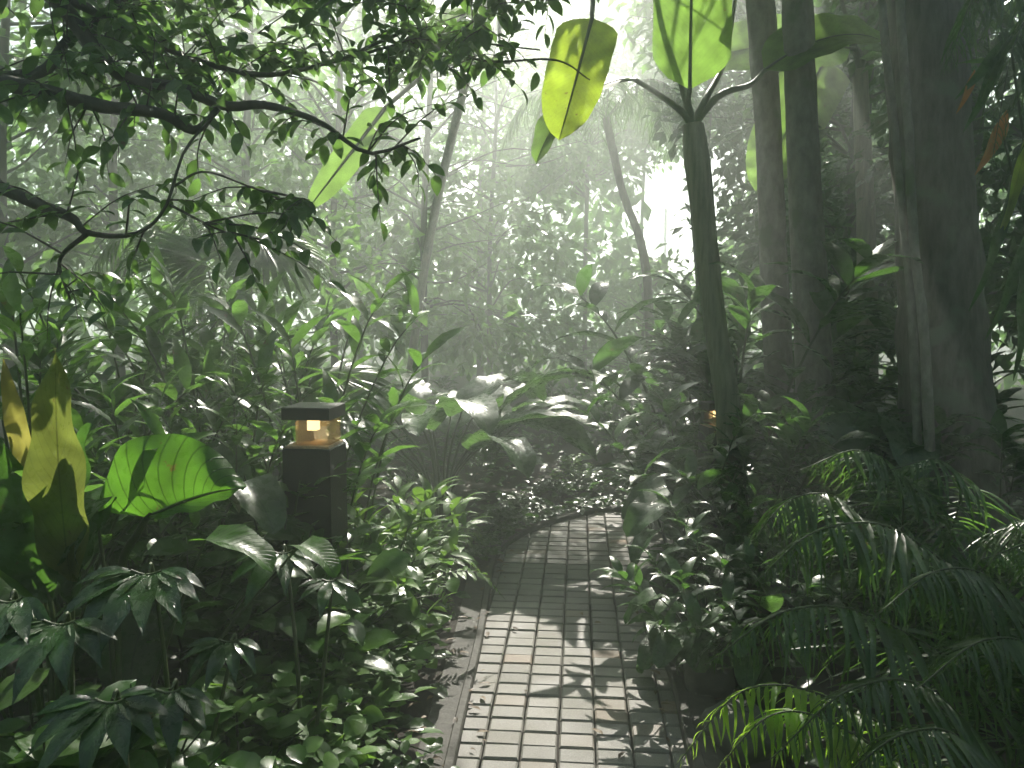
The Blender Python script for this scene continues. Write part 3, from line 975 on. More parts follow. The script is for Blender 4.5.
# left bank, middle distance
LS = 'lance-leaved shrubs on the left bank'
for px, d, top, lab in [
    (95, 4.4, 285, 'tall lance-leaved shrub behind the yellowing upright leaves'),
    (170, 4.7, 283, 'tall glossy shrub in front of the misty palm fronds, left of the fan palm'),
    (232, 4.3, 292, 'glossy lance-leaved shrub up and left of the black path light'),
    (300, 4.5, 300, 'bushy lance-leaved shrub rising behind the path light'),
    (330, 4.4, 312, 'slender shrub whose leafy tip leans right above the path light'),
    (30, 3.6, 300, 'lance-leaved shrub at the left edge under the overhanging limbs'),
    (130, 3.4, 385, 'lower glossy shrub just behind the big backlit leaf'),
    (225, 3.5, 400, 'low lance-leaved shrub between backlit leaf and path light'),
    (20, 2.6, 430, 'dark lance-leaved shrub at the left edge beside the yellowing leaves')]:
    put('lance_shrub', px, d, top, label=lab, cat='shrub', group=LS)
DS = 'dark leafy shrubs right of the path'
for px, d, top, lab in [
    (728, 5.7, 268, 'tall dark shrub leaning left in front of the banana stem'),
    (785, 6.6, 285, 'tall pale-lit shrub behind the banana stem'),
    (712, 7.0, 345, 'misty dark shrub overhanging the far bend of the path'),
    (700, 4.9, 395, 'dark drooping shrub at the foot of the banana stem'),
    (694, 5.2, 430, 'low dark shrub spilling over the right path edge at the bend'),
    (760, 4.6, 420, 'dark shrub at the foot of the slim grey trunk'),
    (720, 4.0, 500, 'dark shrub with drooping leaves beside the stone edging'),
    (700, 3.5, 560, 'nearest dark shrub hanging over the right path edge'),
    (850, 4.6, 430, 'dark shrub between flared trunk and massive trunk'),
    (900, 6.0, 380, 'dark shrub behind the vines of the massive trunk'),
    (1010, 4.6, 400, 'dark shrub right of the massive trunk'),
    (800, 3.7, 540, 'dark shrub behind the arching palm fronds'),
    (1035, 5.4, 335, 'dark shrub at the right edge beyond the massive trunk'),
    (662, 6.1, 478, 'low dark shrub in the inner corner of the path bend'),
    (930, 3.6, 520, 'dark shrub in front of the massive trunk foot')]:
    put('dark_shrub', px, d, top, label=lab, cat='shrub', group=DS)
for px, d, top, lab in [
    (330, 6.6, 400, 'shadowy shrub behind and right of the path light'),
    (400, 6.2, 470, 'shadowy shrub under the grey paddle leaves'),
    (470, 7.2, 440, 'shadowy shrub right below the light shafts'),
    (520, 7.6, 450, 'shadowy shrub left of the little bright bush'),
    (620, 8.2, 380, 'shadowy shrub closing the end of the path'),
    (560, 9.0, 380, 'shadowy shrub behind the little bright bush'),
    (430, 9.0, 380, 'shadowy shrub behind the grey paddle leaves'),
    (250, 7.5, 350, 'shadowy shrub below the fan palm'),
    (690, 9.0, 330, 'hazy shrub below the bright white gap'),
    (800, 7.5, 340, 'shadowy shrub seen between the straight trunks')]:
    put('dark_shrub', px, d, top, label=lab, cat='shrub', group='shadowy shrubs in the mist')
put('paddle_plant', 440, 6.2, 372, unit=.95, label='large clump of grey paddle-shaped leaves left of the path bend', cat='plant', rz=.5)
put('paddle_plant', 490, 7.8, 370, unit=1.05, label='mistier paddle-leaved clump behind the first, nearer the bend', cat='plant', rz=2.0)
for px, d, top, lab in [
    (150, 3.9, 345, 'heart-leaved plant among the lance shrubs, left of the path light'),
    (200, 3.2, 425, 'heart-leaved plant behind the tip of the huge backlit leaf'),
    (55, 2.9, 410, 'heart-leaved plant behind the yellowing upright leaves'),
    (712, 4.3, 470, 'heart-leaved plant at the foot of the banana stem'),
    (703, 3.4, 585, 'heart-leaved plant overhanging the stones on the right'),
    (760, 3.2, 600, 'heart-leaved plant behind the bright frond tip'),
    (880, 5.0, 380, 'heart-leaved plant left of the massive trunk'),
    (668, 7.4, 400, 'heart-leaved plant overlooking the far bend of the path')]:
    put('heart_leaf_plant', px, d, top, unit=.9, label=lab, cat='plant', group='heart-leaved plants in the beds')
put('bright_bush', 577, 7.3, 452, unit=.48, label='little sunlit bush at the end of the path', cat='bush')
put('leafy_bush', 610, 7.6, 470, unit=.48, label='dim little bush right of the sunlit bush', cat='bush')
# border along the left kerb
for px, d, top, lab in [
    (385, 4.2, 492, 'bright lance-leaved bush right of the path light'),
    (385, 4.4, 512, 'bright lance-leaved bush nearest the kerb below the paddle leaves'),
    (360, 3.6, 540, 'bright lance-leaved bush touching the foot of the path light')]:
    put('lance_bush', px, d, top, unit=.5, label=lab, cat='bush', group='bright bushes beside the path light')
for px, d, top, lab in [
    (322, 3.15, 600, 'round-leaved plant at the kerb, third from the camera'),
    (352, 3.45, 590, 'round-leaved plant at the kerb, farthest of its row'),
    (262, 2.7, 650, 'round-leaved plant at the kerb under the tall path light'),
    (312, 2.75, 655, 'bright round-leaved sprig leaning out over the kerb'),
    (225, 2.3, 705, 'nearest round-leaved plant at the bottom of the picture')]:
    put('round_leaf_plant', px, d, top, unit=.32, label=lab, cat='plant', group='round-leaved plants along the left kerb')
for px, d, top, lab in [
    (425, 4.8, 535, 'small fern at the kerb before the bend'),
    (452, 5.3, 532, 'small fern hanging over the kerb at the bend'),
    (392, 3.9, 570, 'small fern between bright bush and kerb')]:
    put('fern', px, d, top, unit=.36, label=lab, cat='fern', group='small ferns at the left kerb')
for px, d, s, lab in [
    (330, 3.1, 1.0, 'dark low plant in front of the path light'), (250, 2.8, 1.1, 'dark low plant left of the path light foot'),
    (290, 2.3, 1.0, 'dark low plant under the hanging wet leaf'), (190, 2.4, 1.1, 'dark low plant under the finger-leaved plant'),
    (395, 2.5, .8, 'dark low plant along the near kerb'), (60, 2.0, 1.1, 'dark low plant in the near left corner'),
    (240, 1.95, 1.0, 'dark low plant at the bottom edge of the left bank')]:
    put('low_plant', px, d, scale=s, label=lab, cat='plant', group='dark low plants on the left bank')
for px, d, s, lab in [(500, 6.0, .8, 'dark low plant where the far kerb starts to bend'), (522, 6.45, .85, 'dark low plant midway round the far kerb bend'),
                      (556, 6.9, .85, 'dark low plant on the far kerb below the sunlit bush'), (592, 7.15, .9, 'dark low plant on the far kerb right of the sunlit bush'),
                      (632, 7.2, .9, 'dark low plant where the far kerb goes behind the right shrubs')]:
    put('low_plant', px, d, scale=s, label=lab, cat='plant', group='dark low plants along the far kerb')
for px, d, top, lab in [(180, 2.9, 520, 'leafy bush behind the finger-leaved plant'), (270, 3.3, 470, 'leafy bush against the left side of the path light'),
                        (110, 1.9, 690, 'leafy bush at the bottom edge on the left'), (30, 1.75, 700, 'leafy bush in the bottom left corner')]:
    put('leafy_bush', px, d, top, unit=.48, label=lab, cat='bush', group='leafy bushes on the left bank')
# strap-leaved tufts on the right
for px, d, s, lab in [(985, 3.3, 1.0, 'grassy tuft of long strap leaves at the right edge'),
                      (850, 4.2, .95, 'grassy tuft with long pale blades at the flared trunk foot'),
                      (930, 3.9, .9, 'grassy tuft in front of the massive trunk'),
                      (790, 4.9, .7, 'grassy tuft between the two straight trunks'),
                      (1060, 2.9, 1.1, 'grassy tuft leaning in from beyond the right edge')]:
    put('strap_tuft', px, d, scale=s, label=lab, cat='grass plant', group='strap-leaved tufts right of the path')

# ------------------------------------------------------------------ banana plants
def banana(base, path, radii, leaves, label, mat='banana', group=None):
    """leaves: (petiole points, leaf direction, face normal, length, half width, droop, material)"""
    root = thing('banana_plant', base, label, 'banana plant', group)
    mb = MB(); tube(mb, path, radii, 12, 30, .03)
    link('stem', mb.mesh('stem', 'pseudo', origin=base), root)
    for k, (pet, D, N, ln, w, dr, mt) in enumerate(leaves):
        lv = MB()
        T = leaf_t('paddle', w, 22, 6, dr, .18, .010, 5, 0, seed=k)
        scatter(lv, T, [pet[-1]], [np.asarray(D, float)], ln, up=np.asarray(N, float))
        lo = link('leaf', lv.mesh('leaf', mt, origin=base), root)
        sm = MB()
        tube(sm, pet, [.028, .02, .014], 8, 14)
        # midrib follows the blade
        v, q, uv = T
        k0 = 3 + 7 * np.arange(23)
        D_ = norm(np.asarray(D, float)[None])[0]; X = norm(np.cross(D_, N)[None])[0]; Z = np.cross(X, D_)
        rib = v[k0][:, 0:1] * X + v[k0][:, 1:2] * D_ + v[k0][:, 2:3] * Z
        rib = np.asarray(pet[-1]) + (rib - Z * .004) * ln
        tube(sm, rib, [.014, .009, .003], 6)
        link('midrib', sm.mesh('midrib', 'stem', origin=base), lo)
    return root

d = 5.2
bp = [at(738, 540, d), at(729, 420, d), at(716, 330, d), at(706, 240, d), at(697, 160, d), at(693, 125, d)]
bp[0][2] = G(bp[0][0], bp[0][1]) - .05
top = bp[-1]
Ncam = norm(np.array([[0, -1., .25]]))[0]
banana(bp[0], bp, [.1, .085, .075, .075, .085, .07], [
    ([top, at(688, 105, d), at(690, 88, d - .15)], [-.02, -.05, 1], Ncam, 1.25, .20, -.15, 'banana'),
    ([top, at(676, 60, d), at(658, -10, d + .1), at(648, -90, d + .2)], [-.1, .2, 1], [0, -1, .3], 1.2, .22, .5, 'banana'),
    ([top, at(680, 110, d), at(655, 92, d), at(632, 78, d - .1)], [-.6, -.3, -.15], [-.2, -.5, 1], .9, .2, 1.2, 'banana'),
    ([top, at(720, 95, d), at(750, 85, d), at(765, 70, d)], [.7, -.2, .5], [-.3, -.8, .8], 1.2, .2, 1.6, 'banana'),
    ([top, at(705, 100, d), at(725, 60, d + .3), at(735, 0, d + .5)], [.2, .5, 1], [0, -1, .5], 1.2, .2, .5, 'banana'),
], 'banana plant with slender stem and one big upright leaf near the path')

# second banana plant behind: yellow hanging leaf and the broad leaves near the top
d = 6.4
b0 = atg(400, 9.2); b0 = np.array([b0[0], b0[1], 0]); b0[2] = G(b0[0], b0[1])
tp = at(505, -70, 7.0)
q1 = [b0, b0 * .5 + tp * .5 + [-.15, .15, 0], tp]
d = 4.8
banana(b0, q1, [.05, .045, .04], [
    ([tp, at(560, -40, 5.6), at(590, -10, 5.0), at(592, 18, d)], [-.16, -.12, -.62], [-.25, -1, .12], .80, .24, -.1, 'banana_old'),
    ([tp, at(500, 30, 6.2), at(510, 62, 5.6)], [-1, -.25, -.02], [.05, -.35, 1], .95, .16, .5, 'banana'),
    ([tp, at(480, 20, 6.0), at(440, 60, 5.4), at(385, 108, 4.9)], [-.45, -.12, -.62], [.45, -.85, .1], .78, .12, .15, 'banana'),
    ([tp, at(470, -30, 6.4), at(470, 10, 6.0)], [-.4, -.3, -.45], [-.2, -.8, .5], .8, .2, .4, 'banana'),
], 'banana plant whose yellowing leaf hangs bright at the top centre')

# third: leaves crossing behind the two straight trunks
d = 6.8
b0 = atg(870, d); b0 = np.array([b0[0], d, 0]); b0[2] = G(b0[0], b0[1])
tp = at(860, 70, d)
banana(b0, [b0, b0 * .5 + tp * .5 + [.05, 0, 0], tp], [.1, .085, .06], [
    ([tp, at(855, 50, d), at(850, 48, d - .2)], [-1, -.1, .12], [.1, -.9, .5], 1.35, .22, .8, 'banana'),
    ([tp, at(840, 80, d), at(825, 60, d)], [-.5, -.3, -.8], [-.2, -.9, .3], 1.3, .22, .4, 'banana'),
    ([tp, at(870, 40, d), at(880, 20, d)], [.8, -.3, .4], [0, -.6, .8], 1.3, .2, 1.4, 'banana'),
    ([tp, at(850, 30, d), at(835, -20, d)], [-.4, 0, 1], [0, -1, .3], 1.3, .22, .6, 'banana'),
], 'banana plant whose broad leaves show behind the straight trunks')

# ------------------------------------------------------------------ big foreground leaves on the left
def elephant():
    base2 = at(110, 640, 2.45); base2[2] = G(base2[0], base2[1])
    root = thing('elephant_ear_plant', base2, 'elephant ear plant with one huge backlit green leaf', 'plant')
    pts = [base2, at(118, 590, 2.5), at(140, 530, 2.45), at(150, 515, 2.4)]
    a, b = at(142, 518, 2.42), at(246, 487, 2.36)
    D = b - a; ln = np.linalg.norm(D)
    # two half blades, the upper one facing us, the lower one tipped away
    rng = np.random.default_rng(2)
    D = norm(D[None])[0]
    upv = np.array([-.18, .12, .97])
    lv = MB()
    nl, nw = 26, 12
    t = np.linspace(0, 1, nl + 1); u = np.linspace(-1, 1, nw + 1)
    pu = smooth_path(np.array([(101, 512, 0), (104, 478, 0), (126, 444, 0), (164, 433, 0), (200, 441, 0), (228, 462, 0), (242, 480, 0), (246, 487, 0)]), nl + 1)
    pm = smooth_path(np.array([(148, 517, 0), (180, 503, 0), (215, 492, 0), (246, 487, 0)]), nl + 1)
    pl = smooth_path(np.array([(148, 519, 0), (172, 516, 0), (200, 509, 0), (224, 499, 0), (240, 490.5, 0), (246, 487.2, 0)]), nl + 1)
    V = []; UV = []; MID = []
    for i, tt in enumerate(t):
        dm = 2.42 - .05 * tt
        A = at(pm[i][0], pm[i][1], dm); MID.append(A + [0, -.004, 0])
        Bu = at(pu[i][0], pu[i][1], dm + .10 - .06 * tt); Bl = at(pl[i][0], pl[i][1], dm - .05 * (1 - tt))
        for uu in u:
            k = abs(uu)
            E = Bu if uu >= 0 else Bl
            wv = .016 * math.sin(tt * 24 + 1 + (uu < 0)) * k ** 2 + .012 * math.sin(k * PI)
            V.append(A + (E - A) * k + np.array([0, -wv if uu >= 0 else wv * .3, wv * .3])); UV.append((uu, tt, .5))
    q = [(i * (nw + 1) + j, i * (nw + 1) + j + 1, (i + 1) * (nw + 1) + j + 1, (i + 1) * (nw + 1) + j) for i in range(nl) for j in range(nw)]
    lv.add(np.array(V), q, np.array(UV))
    lf = link('leaf', lv.mesh('leaf', 'elephant', origin=base2), root)
    lf['label'] = 'huge backlit leaf blade with dark side veins'
    st = MB(); tube(st, pts, [.016, .013, .008], 8, 16)
    tube(st, MID, [.006, .004, .001], 6)
    link('petiole', st.mesh('petiole', 'stem', origin=base2), lf)
    # smaller leaves of the same plant
    for px, py, D2, s2, mt in [(300, 545, (.6, -.3, -.1), .16, 'elephant'), (205, 540, (1, -.2, .05), .24, 'elephant'), (95, 500, (-.2, -.6, -.3), .22, 'dark')]:
        lv = MB(); p1 = at(px, py, 2.4)
        scatter(lv, leaf_t('heart', .36, 12, 6, .9, .3, .02, 2), [p1], [np.array(D2, float)], s2)
        l2 = link('leaf', lv.mesh('leaf', mt, origin=base2), root)
        st = MB(); tube(st, [base2, (base2 + p1) / 2 + [0, .03, .08], p1], [.01, .007, .004], 6, 10)
        link('petiole', st.mesh('petiole', 'stem', origin=base2), l2)
elephant()

def nest():
    base = at(62, 700, 2.35); base[2] = G(base[0], base[1])
    root = thing('nest_plant', base, 'upright yellowing broad-leaved plant at the left edge', 'plant')
    for k, (px0, py0, px1, py1, w, mt, dr, N) in enumerate([
        (72, 590, 58, 358, .10, 'nest', .35, (.15, -1, .1)), (30, 480, 4, 362, .07, 'yellow', .55, (.5, -1, .2)),
        (50, 600, -10, 430, .14, 'dark', .5, (.3, -1, .3)), (72, 590, 92, 430, .14, 'dark', .4, (-.4, -1, .1)),
        (40, 600, -30, 480, .12, 'fresh', .8, (.2, -.8, .5)), (70, 610, 120, 500, .1, 'dark', .9, (-.2, -.8, .5))]):
        a, b = at(px0, py0, 2.33), at(px1, py1, 2.2 + .04 * k)
        ln = np.linalg.norm(b - a) * 1.05
        lv = MB()
        scatter(lv, leaf_t('oval', w * 1.15, 30, 10, dr, .35, .03, 3.3, dr * .5, seed=k), [a], [b - a], ln, up=np.array(N, float))
        lo = link('leaf', lv.mesh('leaf', mt, origin=base), root)
        if k == 0: lo['label'] = 'olive and yellow curled leaf'
        st = MB(); tube(st, [base, (base + a) / 2 + [0, 0, .02], a, a + (b - a) * .5 + [0, .012, 0]], [.012, .010, .007, .003], 6, 16)
        link('petiole', st.mesh('petiole', 'stem', origin=base), lo)
nest()

def finger_plant(base_px, d, leaves, label):
    base = at(base_px, 700, d); base[2] = G(base[0], base[1])
    root = thing('finger_leaf_plant', base, label, 'plant', 'finger-leaved plants in the near left bank')
    for k, (px, py, dd, ln, az0, az1, n, tilt) in enumerate(leaves):
        rng = np.random.default_rng(k + int(base_px))
        hub = at(px, py, dd)
        lv = MB(); st = MB()
        tube(st, [base, base * .5 + hub * .5 + [0, .06, .03], hub + [0, .03, -.02], hub], [.009, .007, .005, .004], 6, 20)
        # the leaf stalk splits into a curved foot that carries the fingers
        for j in range(n):
            f = j / (n - 1)
            a = math.radians(az0 + (az1 - az0) * f)
            D = np.array([math.cos(a), -.2 - .7 * abs(math.sin(a)), -.1 - .25 * abs(math.sin(a))])
            root_p = hub + np.array([(f - .5) * ln * .34, -.01, -.05 * ln * math.sin(PI * f) + .03 * ln])
            s = ln * (.62 + .42 * math.sin(PI * f)) * rng.uniform(.9, 1.08)
            T = leaf_t('lance', .145, 12, 4, rng.uniform(.5, 1.1), .22, .006, 5, .25, seed=j)
            scatter(lv, T, [root_p], [D], s, up=np.array([0, -.3, .95]), roll=.14, rng=rng)
        tube(st, [hub + np.array([(f - .5) * ln * .34, -.008, -.05 * ln * math.sin(PI * f) + .03 * ln]) for f in np.linspace(0, 1, 12)], .004, 6)
        lo = link('leaf', lv.mesh('leaf', 'pedate', origin=base), root)
        link('petiole', st.mesh('petiole', 'stem', origin=base), lo)
finger_plant(165, 2.15, [(148, 572, 2.1, .24, 185, 350, 9, 1.25), (230, 640, 2.2, .15, 190, 340, 7, 1.0)], 'finger-leaved plant with wet spreading leaflets under the huge backlit leaf')
finger_plant(40, 1.9, [(62, 622, 1.85, .22, 170, 345, 8, 1.1), (10, 600, 1.9, .2, 190, 330, 7, 1.2)], 'finger-leaved plant drooping at the left edge')
finger_plant(110, 1.7, [(112, 700, 1.7, .19, 175, 350, 8, 1.0), (170, 690, 1.75, .16, 180, 345, 7, .9)], 'finger-leaved plant at the bottom left edge of the picture')
finger_plant(300, 2.5, [(283, 552, 2.5, .2, 195, 345, 6, 1.3), (330, 580, 2.45, .13, 200, 340, 5, 1.2)], 'finger-leaved plant hanging in front of the black path light')

# ------------------------------------------------------------------ palms
def palm_clump(base, fronds, label, name='feather_palm', leafm='palm', group=None, trunk=None, **kw):
    root = thing(name, base, label, 'palm', group)
    if trunk:
        mb = MB(); tube(mb, trunk[0], trunk[1], 10, 20, .04); link('trunk', mb.mesh('trunk', 'bark', origin=base), root)
    for k, fr in enumerate(fronds):
        pts, n, ll = fr[:3]; mt = fr[3] if len(fr) > 3 else leafm
        rng = np.random.default_rng(k + 50)
        lv, st = MB(), MB()
        n = int(n * 1.5); a = dict(lw=.034, droop=1.1, hang=.5, r=.006); a.update(kw)
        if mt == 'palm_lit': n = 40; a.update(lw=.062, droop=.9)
        frond_geo(lv, st, pts, n, ll, rng=rng, **a)
        lo = link('frond', lv.mesh('frond', mt, origin=base), root)
        link('rachis', st.mesh('rachis', 'stem', origin=base), lo)
        if mt == 'palm_lit': lo['label'] = 'bright green frond tip lit by the sun'
    return root
B = at(930, 900, 2.6); B[2] = G(B[0], B[1])
palm_clump(B, [
    ([B, at(1000, 640, 2.5), at(905, 535, 2.4), at(820, 530, 2.3), at(752, 585, 2.2)], 44, .34),
    ([B, at(980, 700, 2.4), at(880, 620, 2.2), at(790, 610, 2.1), at(705, 665, 2.0)], 44, .32),
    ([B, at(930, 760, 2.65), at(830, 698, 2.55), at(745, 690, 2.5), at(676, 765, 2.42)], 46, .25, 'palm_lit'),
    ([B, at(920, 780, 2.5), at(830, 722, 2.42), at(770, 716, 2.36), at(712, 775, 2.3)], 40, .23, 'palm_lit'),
    ([B, at(1000, 780, 2.2), at(930, 690, 2.0), at(850, 690, 1.9), at(770, 760, 1.85)], 40, .3),
    ([B, at(1040, 700, 2.4), at(1000, 590, 2.3), at(940, 570, 2.2), at(870, 620, 2.1)], 40, .34),
    ([B, at(1060, 780, 2.2), at(1040, 660, 2.1), at(985, 640, 2.0), at(915, 690, 1.9)], 40, .3),
    ([B, at(1100, 760, 2.3), at(1110, 600, 2.2), at(1060, 540, 2.1), at(980, 560, 2.0)], 36, .3),
    ([B, at(980, 820, 2.0), at(960, 740, 1.85), at(900, 735, 1.75), at(830, 790, 1.7)], 34, .25),
], 'low feathery palm arching over the bottom right corner')
B2 = at(880, 800, 3.3); B2[2] = G(B2[0], B2[1])
palm_clump(B2, [
    ([B2, at(870, 560, 3.2), at(840, 500, 3.1), at(790, 500, 3.0), at(750, 545, 2.9)], 40, .36),
    ([B2, at(900, 560, 3.2), at(900, 480, 3.1), at(860, 450, 3.0), at(800, 470, 2.9)], 40, .36),
    ([B2, at(930, 580, 3.2), at(960, 500, 3.1), at(940, 460, 3.0), at(890, 470, 2.9)], 40, .36),
    ([B2, at(940, 620, 3.2), at(1010, 540, 3.1), at(1030, 520, 3.0), at(1060, 560, 2.9)], 40, .36),
], 'second feathery palm behind the corner palm, before the massive trunk')
# misty palms left and centre
B3 = np.append(atg(205, 6.2), 0); B3[2] = G(B3[0], B3[1])
palm_clump(B3, [([B3, at(205 + a * .35, 300, 6.2), at(205 + a * .8, 215 + abs(a) * .15, 6.1), at(205 + a * 1.3, 235 + abs(a) * .5, 6.0)], 34, .6) for a in (-95, -60, -20, 30, 70, 105)],
           'pale misty feather palm behind the left shrubs', hang=.35)
d = 9.5
B4 = np.append(atg(655, d), 0); B4[2] = G(B4[0], B4[1])
tpp = at(606, 118, d)
palm_clump(B4, [([tpp, tpp + np.array([math.cos(a) * .5, math.sin(a) * .4, .35]), tpp + np.array([math.cos(a) * 1.0, math.sin(a) * .8, .15]), tpp + np.array([math.cos(a) * 1.3, math.sin(a) * 1.0, -.5])], 30, .55) for a in np.linspace(0, 2 * PI, 9)[:-1]],
           'slender leaning palm silhouetted before the bright white gap', trunk=([B4, at(646, 270, d), at(622, 190, d), tpp], [.07, .05, .045, .05]), hang=.5)

def fan_palm(base, hubs, label, seg=26, ll=.55):
    root = thing('fan_palm', base, label, 'palm')
    for k, (hub, axis, N, s, dr) in enumerate(hubs):
        rng = np.random.default_rng(k + 70)
        lv, st = MB(), MB()
        axis = norm(np.asarray(axis, float)[None])[0]; N = np.asarray(N, float)
        X = norm(np.cross(axis, N)[None])[0]
        th = np.linspace(-1.75, 1.75, seg)
        D = np.cos(th)[:, None] * axis + np.sin(th)[:, None] * X
        scatter(lv, leaf_t('strap', .05, 10, 2, dr, .35, 0, 1), np.tile(hub, (seg, 1)), D, s * rng.uniform(.85, 1.05, seg), up=N, roll=.08, rng=rng)
        lo = link('leaf', lv.mesh('leaf', 'palm', origin=base), root)
        tube(st, [base, (base + hub) / 2 + [0, 0, .15], hub], [.014, .01, .007], 6, 12)
        link('petiole', st.mesh('petiole', 'stem', origin=base), lo)
b5 = np.append(atg(270, 5.6), 0); b5[2] = G(b5[0], b5[1])
fan_palm(b5, [(at(262, 240, 5.4), (.8, -.3, -.35), (.2, -.4, 1), .62, .7), (at(205, 262, 5.6), (-.7, -.2, .3), (0, -.6, 1), .6, .6), (at(330, 375, 5.2), (.9, -.3, -.2), (.1, -.5, 1), .5, .7)], 'fan palm with grey split leaves hanging in the mist')
b6 = np.append(atg(1120, 4.2), 0); b6[2] = G(b6[0], b6[1])
t6 = at(1110, -60, 4.2)
palm_clump(b6, [
    ([t6, at(1060, -70, 4.0), at(985, -20, 3.8), at(945, 70, 3.7)], 34, .5), ([t6, at(1080, -40, 3.9), at(1020, 30, 3.7), at(990, 170, 3.6)], 34, .45),
    ([t6, at(1100, 0, 3.9), at(1060, 60, 3.7), at(1035, 210, 3.6)], 34, .45), ([t6, at(1070, -100, 4.3), at(960, -90, 4.4), at(870, 0, 4.4)], 34, .5)],
    'palm leaning in at top right with drooping dark fronds', trunk=([b6, (b6 + t6) / 2 + [.1, 0, 0], t6], [.12, .09, .07]), hang=.8)
# long strap leaves hanging on the right, some turned orange and yellow
bh = np.append(atg(1045, 4.0), 0); bh[2] = G(bh[0], bh[1])
rt = thing('heliconia', bh, 'plant with long hanging leaves turning yellow and orange at right edge', 'plant')
mb = MB()
for a in [(1010, 40), (1030, 80), (1000, 120)]:
    tube(mb, [bh, at(1048, 350, 3.95), at(*a, 3.8)], [.014, .011, .006], 6, 16)
link('stem', mb.mesh('stem', 'stem', origin=bh), rt)
for px, py, px2, py2, w, mt in [(1005, 40, 975, 128, .07, 'dark'), (1008, 110, 984, 172, .10, 'orange'), (1030, 120, 1010, 245, .06, 'banana_old'), (1015, 30, 965, 95, .07, 'dark'),
                                (1012, 180, 985, 310, .05, 'dark'), (1030, 220, 1000, 340, .06, 'dark'), (1000, 60, 962, 60, .05, 'fresh'), (1020, 250, 1030, 380, .06, 'dark'), (975, 70, 963, 110, .08, 'orange')]:
    a, b = at(px, py, 3.8), at(px2, py2, 3.7)
    lv = MB(); scatter(lv, leaf_t('lance', w, 12, 4, .3, .25, .01, 2), [a], [b - a], np.linalg.norm(b - a), up=np.array([.3, -1, .2]))
    link('leaf', lv.mesh('leaf', mt, origin=bh), rt)

# ------------------------------------------------------------------ path lights
def path_light(x, y, ztop, w, rz, label):
    z0 = G(x, y) - .02
    root = thing('path_light', (x, y, z0), label, 'path light', 'black post lights beside the path', rz)
    H = ztop - z0
    def part(nm, mat, boxes, par=root, bev=.004):
        mb = MB()
        for c, s in boxes: box(mb, c, s, 0, bev)
        return link(nm, mb.mesh(nm, mat, False), par)
    cap, lamp = .052, .12
    part('post', 'black', [((0, 0, (H - cap - lamp) / 2), (w, w, H - cap - lamp))])
    part('cap', 'black', [((0, 0, H - cap / 2), (w, w, cap))])
    hz = H - cap - lamp / 2
    part('back_plate', 'black', [((-w * .28, w * .3, hz), (w * .3, w * .3, lamp - .004))])
    part('ledge', 'ledge_lit', [((0, 0, H - cap - lamp + .004), (w * .93, w * .93, .012))])
    g = part('lens', 'amber', [((w * .12, -w * .1, hz + .006), (w * .7, w * .7, lamp - .02))])
    part('bulb', 'glow', [((w * .0, -w * .05, hz + .03), (w * .2, w * .2, .045))], g)
bx = at(314, 405, 3.4)
path_light(bx[0], bx[1], bx[2], .205, math.radians(-7), 'tall black square path light with lit amber lens on the left')
bx = at(716, 402, 5.75)
path_light(bx[0], bx[1], bx[2], .18, math.radians(10), 'black path light mostly hidden behind the banana stem')

# stones edging the right side
def stone(px, py, s, label, seed):
    rng = np.random.default_rng(seed)
    x, y = gpix(px, py)
    n, m = 9, 14
    th = np.linspace(0, PI, n); ph = np.linspace(0, 2 * PI, m, endpoint=False)
    T_, P_ = np.meshgrid(th, ph, indexing='ij')
    pw = lambda a: np.sign(a) * np.abs(a) ** .55
    v = np.stack([pw(np.sin(T_)) * pw(np.cos(P_)) * s[0] / 2, pw(np.sin(T_)) * pw(np.sin(P_)) * s[1] / 2, pw(np.cos(T_)) * s[2] / 2 + s[2] * .4], -1)
    v += rng.normal(0, .006, v.shape)
    i = np.arange(n - 1)[:, None] * m; j = np.arange(m)[None]
    q = np.stack([i + j, i + m + j, i + m + (j + 1) % m, i + (j + 1) % m], -1).reshape(-1, 4)
    mb = MB(); mb.add(v.reshape(-1, 3), q)
    o = link('edging_stone', mb.mesh('edging_stone', 'stone'), None, (x, y, .02))
    o.rotation_euler = (0, 0, rng.uniform(-.4, .4))
    tag(o, label, 'stone', 'rough stones along the right edge')
stone(708, 690, (.22, .3, .16), 'grey edging stone under the nearest drooping shrub', 1)
stone(742, 750, (.26, .28, .15), 'grey edging stone beside the bright frond tip', 2)
stone(682, 640, (.2, .28, .16), 'smaller grey edging stone farther along the path edge', 3)

# white lattice in the bright gap
lo = at(640, 205, 26)
rt = thing('lattice_screen', (lo[0], lo[1], 0), 'white lattice screen in the bright gap beyond the palms', 'lattice screen')
mb = MB()
for k in range(8): box(mb, (-.7 + k * .2, 0, 2.6), (.022, .02, 4.4))
mb2 = MB()
for k in range(18): box(mb2, (0, .024, .5 + k * .25), (1.6, .02, .022))
mb3 = MB()
for sx in (-.84, .84): box(mb3, (sx, .015, 2.5), (.09, .09, 5.0))
link('uprights', mb.mesh('uprights', 'white', False), rt); link('rails', mb2.mesh('rails', 'white', False), rt); link('posts', mb3.mesh('posts', 'white', False), rt)

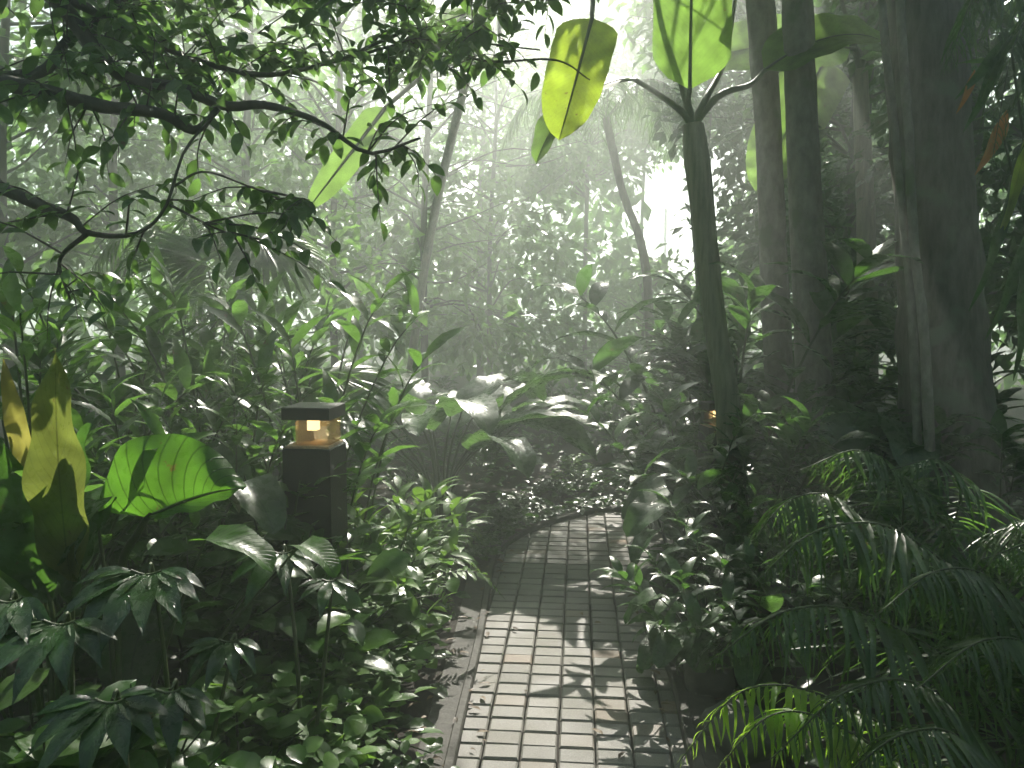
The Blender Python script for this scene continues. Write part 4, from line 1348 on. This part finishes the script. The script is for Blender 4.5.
# ------------------------------------------------------------------ ground cover
def cover():
    rng = np.random.default_rng(77)
    mb = MB()
    n = 9000
    x = rng.uniform(-5, 5.5, n); y = 1.2 + rng.uniform(0, 1, n) ** 1.3 * 10
    dd = pdist(x, y); k = dd > .16
    x, y = x[k], y[k]
    z = gheight(x, y) + rng.uniform(.01, .16, len(x)) * np.clip((dd[k] - .1) * 2, .2, 1)
    az = rng.uniform(0, 2 * PI, len(x))
    D = np.stack([np.cos(az), np.sin(az), rng.uniform(-.1, .5, len(x))], -1)
    scatter(mb, leaf_t('oval', .28, 3, 2, .6, .25), np.stack([x, y, z], -1), D, rng.uniform(.06, .16, len(x)), roll=.3, rng=rng)
    # creeping over the kerb, thickest round the bend
    q = LEs[(LEs[:, 1] > 2.0) & (LEs[:, 0] < 2.2)]
    n = 1500
    i = rng.integers(0, len(q), n)
    i = i[(q[i, 1] > 5.2) | (rng.random(n) < .015)]
    n = len(i)
    px_, py_ = q[i, 0] - rng.uniform(-.01, .2, n) * np.where(q[i, 1] > 6, .4, 1), q[i, 1] + rng.uniform(-.01, .2, n) * (q[i, 1] > 5.4)
    dd = pdist(px_, py_)
    px_, py_ = px_[dd > -.03], py_[dd > -.03]
    az = rng.uniform(0, 2 * PI, len(px_))
    D = np.stack([np.cos(az), np.sin(az), rng.uniform(-.1, .4, len(px_))], -1)
    scatter(mb, leaf_t('oval', .3, 3, 2, .6, .25), np.stack([px_, py_, .04 + rng.uniform(0, .05, len(px_))], -1), D, rng.uniform(.04, .10, len(px_)), roll=.3, rng=rng)
    tag(link('ground_cover', mb.mesh('ground_cover', 'dark')), kind='stuff', label='dark leafy ground cover on the beds')
cover()

def litter():
    rng = np.random.default_rng(78)
    mb = MB()
    n = 2600
    x = rng.uniform(-2.5, 3, n); y = rng.uniform(1.5, 8, n)
    dd = pdist(x, y)
    k = (dd > -.10) | (rng.random(n) < .05)
    x, y, dd = x[k], y[k], dd[k]
    z = np.where(dd < .0, .004, np.where(dd < .16, .026, gheight(x, y) + .01)) + rng.uniform(0, .006, len(x))
    az = rng.uniform(0, 2 * PI, len(x))
    D = np.stack([np.cos(az), np.sin(az), rng.uniform(0, .15, len(x))], -1)
    scatter(mb, leaf_t('lance', .2, 4, 2, .5, .3, .03, 2, .2), np.stack([x, y, z], -1), D, rng.uniform(.02, .07, len(x)), roll=.15, rng=rng)
    tag(link('fallen_leaves', mb.mesh('fallen_leaves', 'litter')), kind='stuff', label='brown fallen leaves along the path edges')
litter()

# ------------------------------------------------------------------ the mist
m, nt, out = new_mat('mist')
pv = nd(nt, 'ShaderNodeVolumePrincipled')
pv.inputs['Color'].default_value = (.90, .965, .93, 1)
pv.inputs['Density'].default_value = .034
pv.inputs['Anisotropy'].default_value = .7
nt.links.new(pv.outputs[0], out.inputs['Volume'])
M['mist'] = m
mb = MB(); box(mb, (0, 5, 5.2), (290, 290, 13.6))
tag(link('haze', mb.mesh('haze', 'mist', False)), kind='stuff', label='pale mist filling the garden')
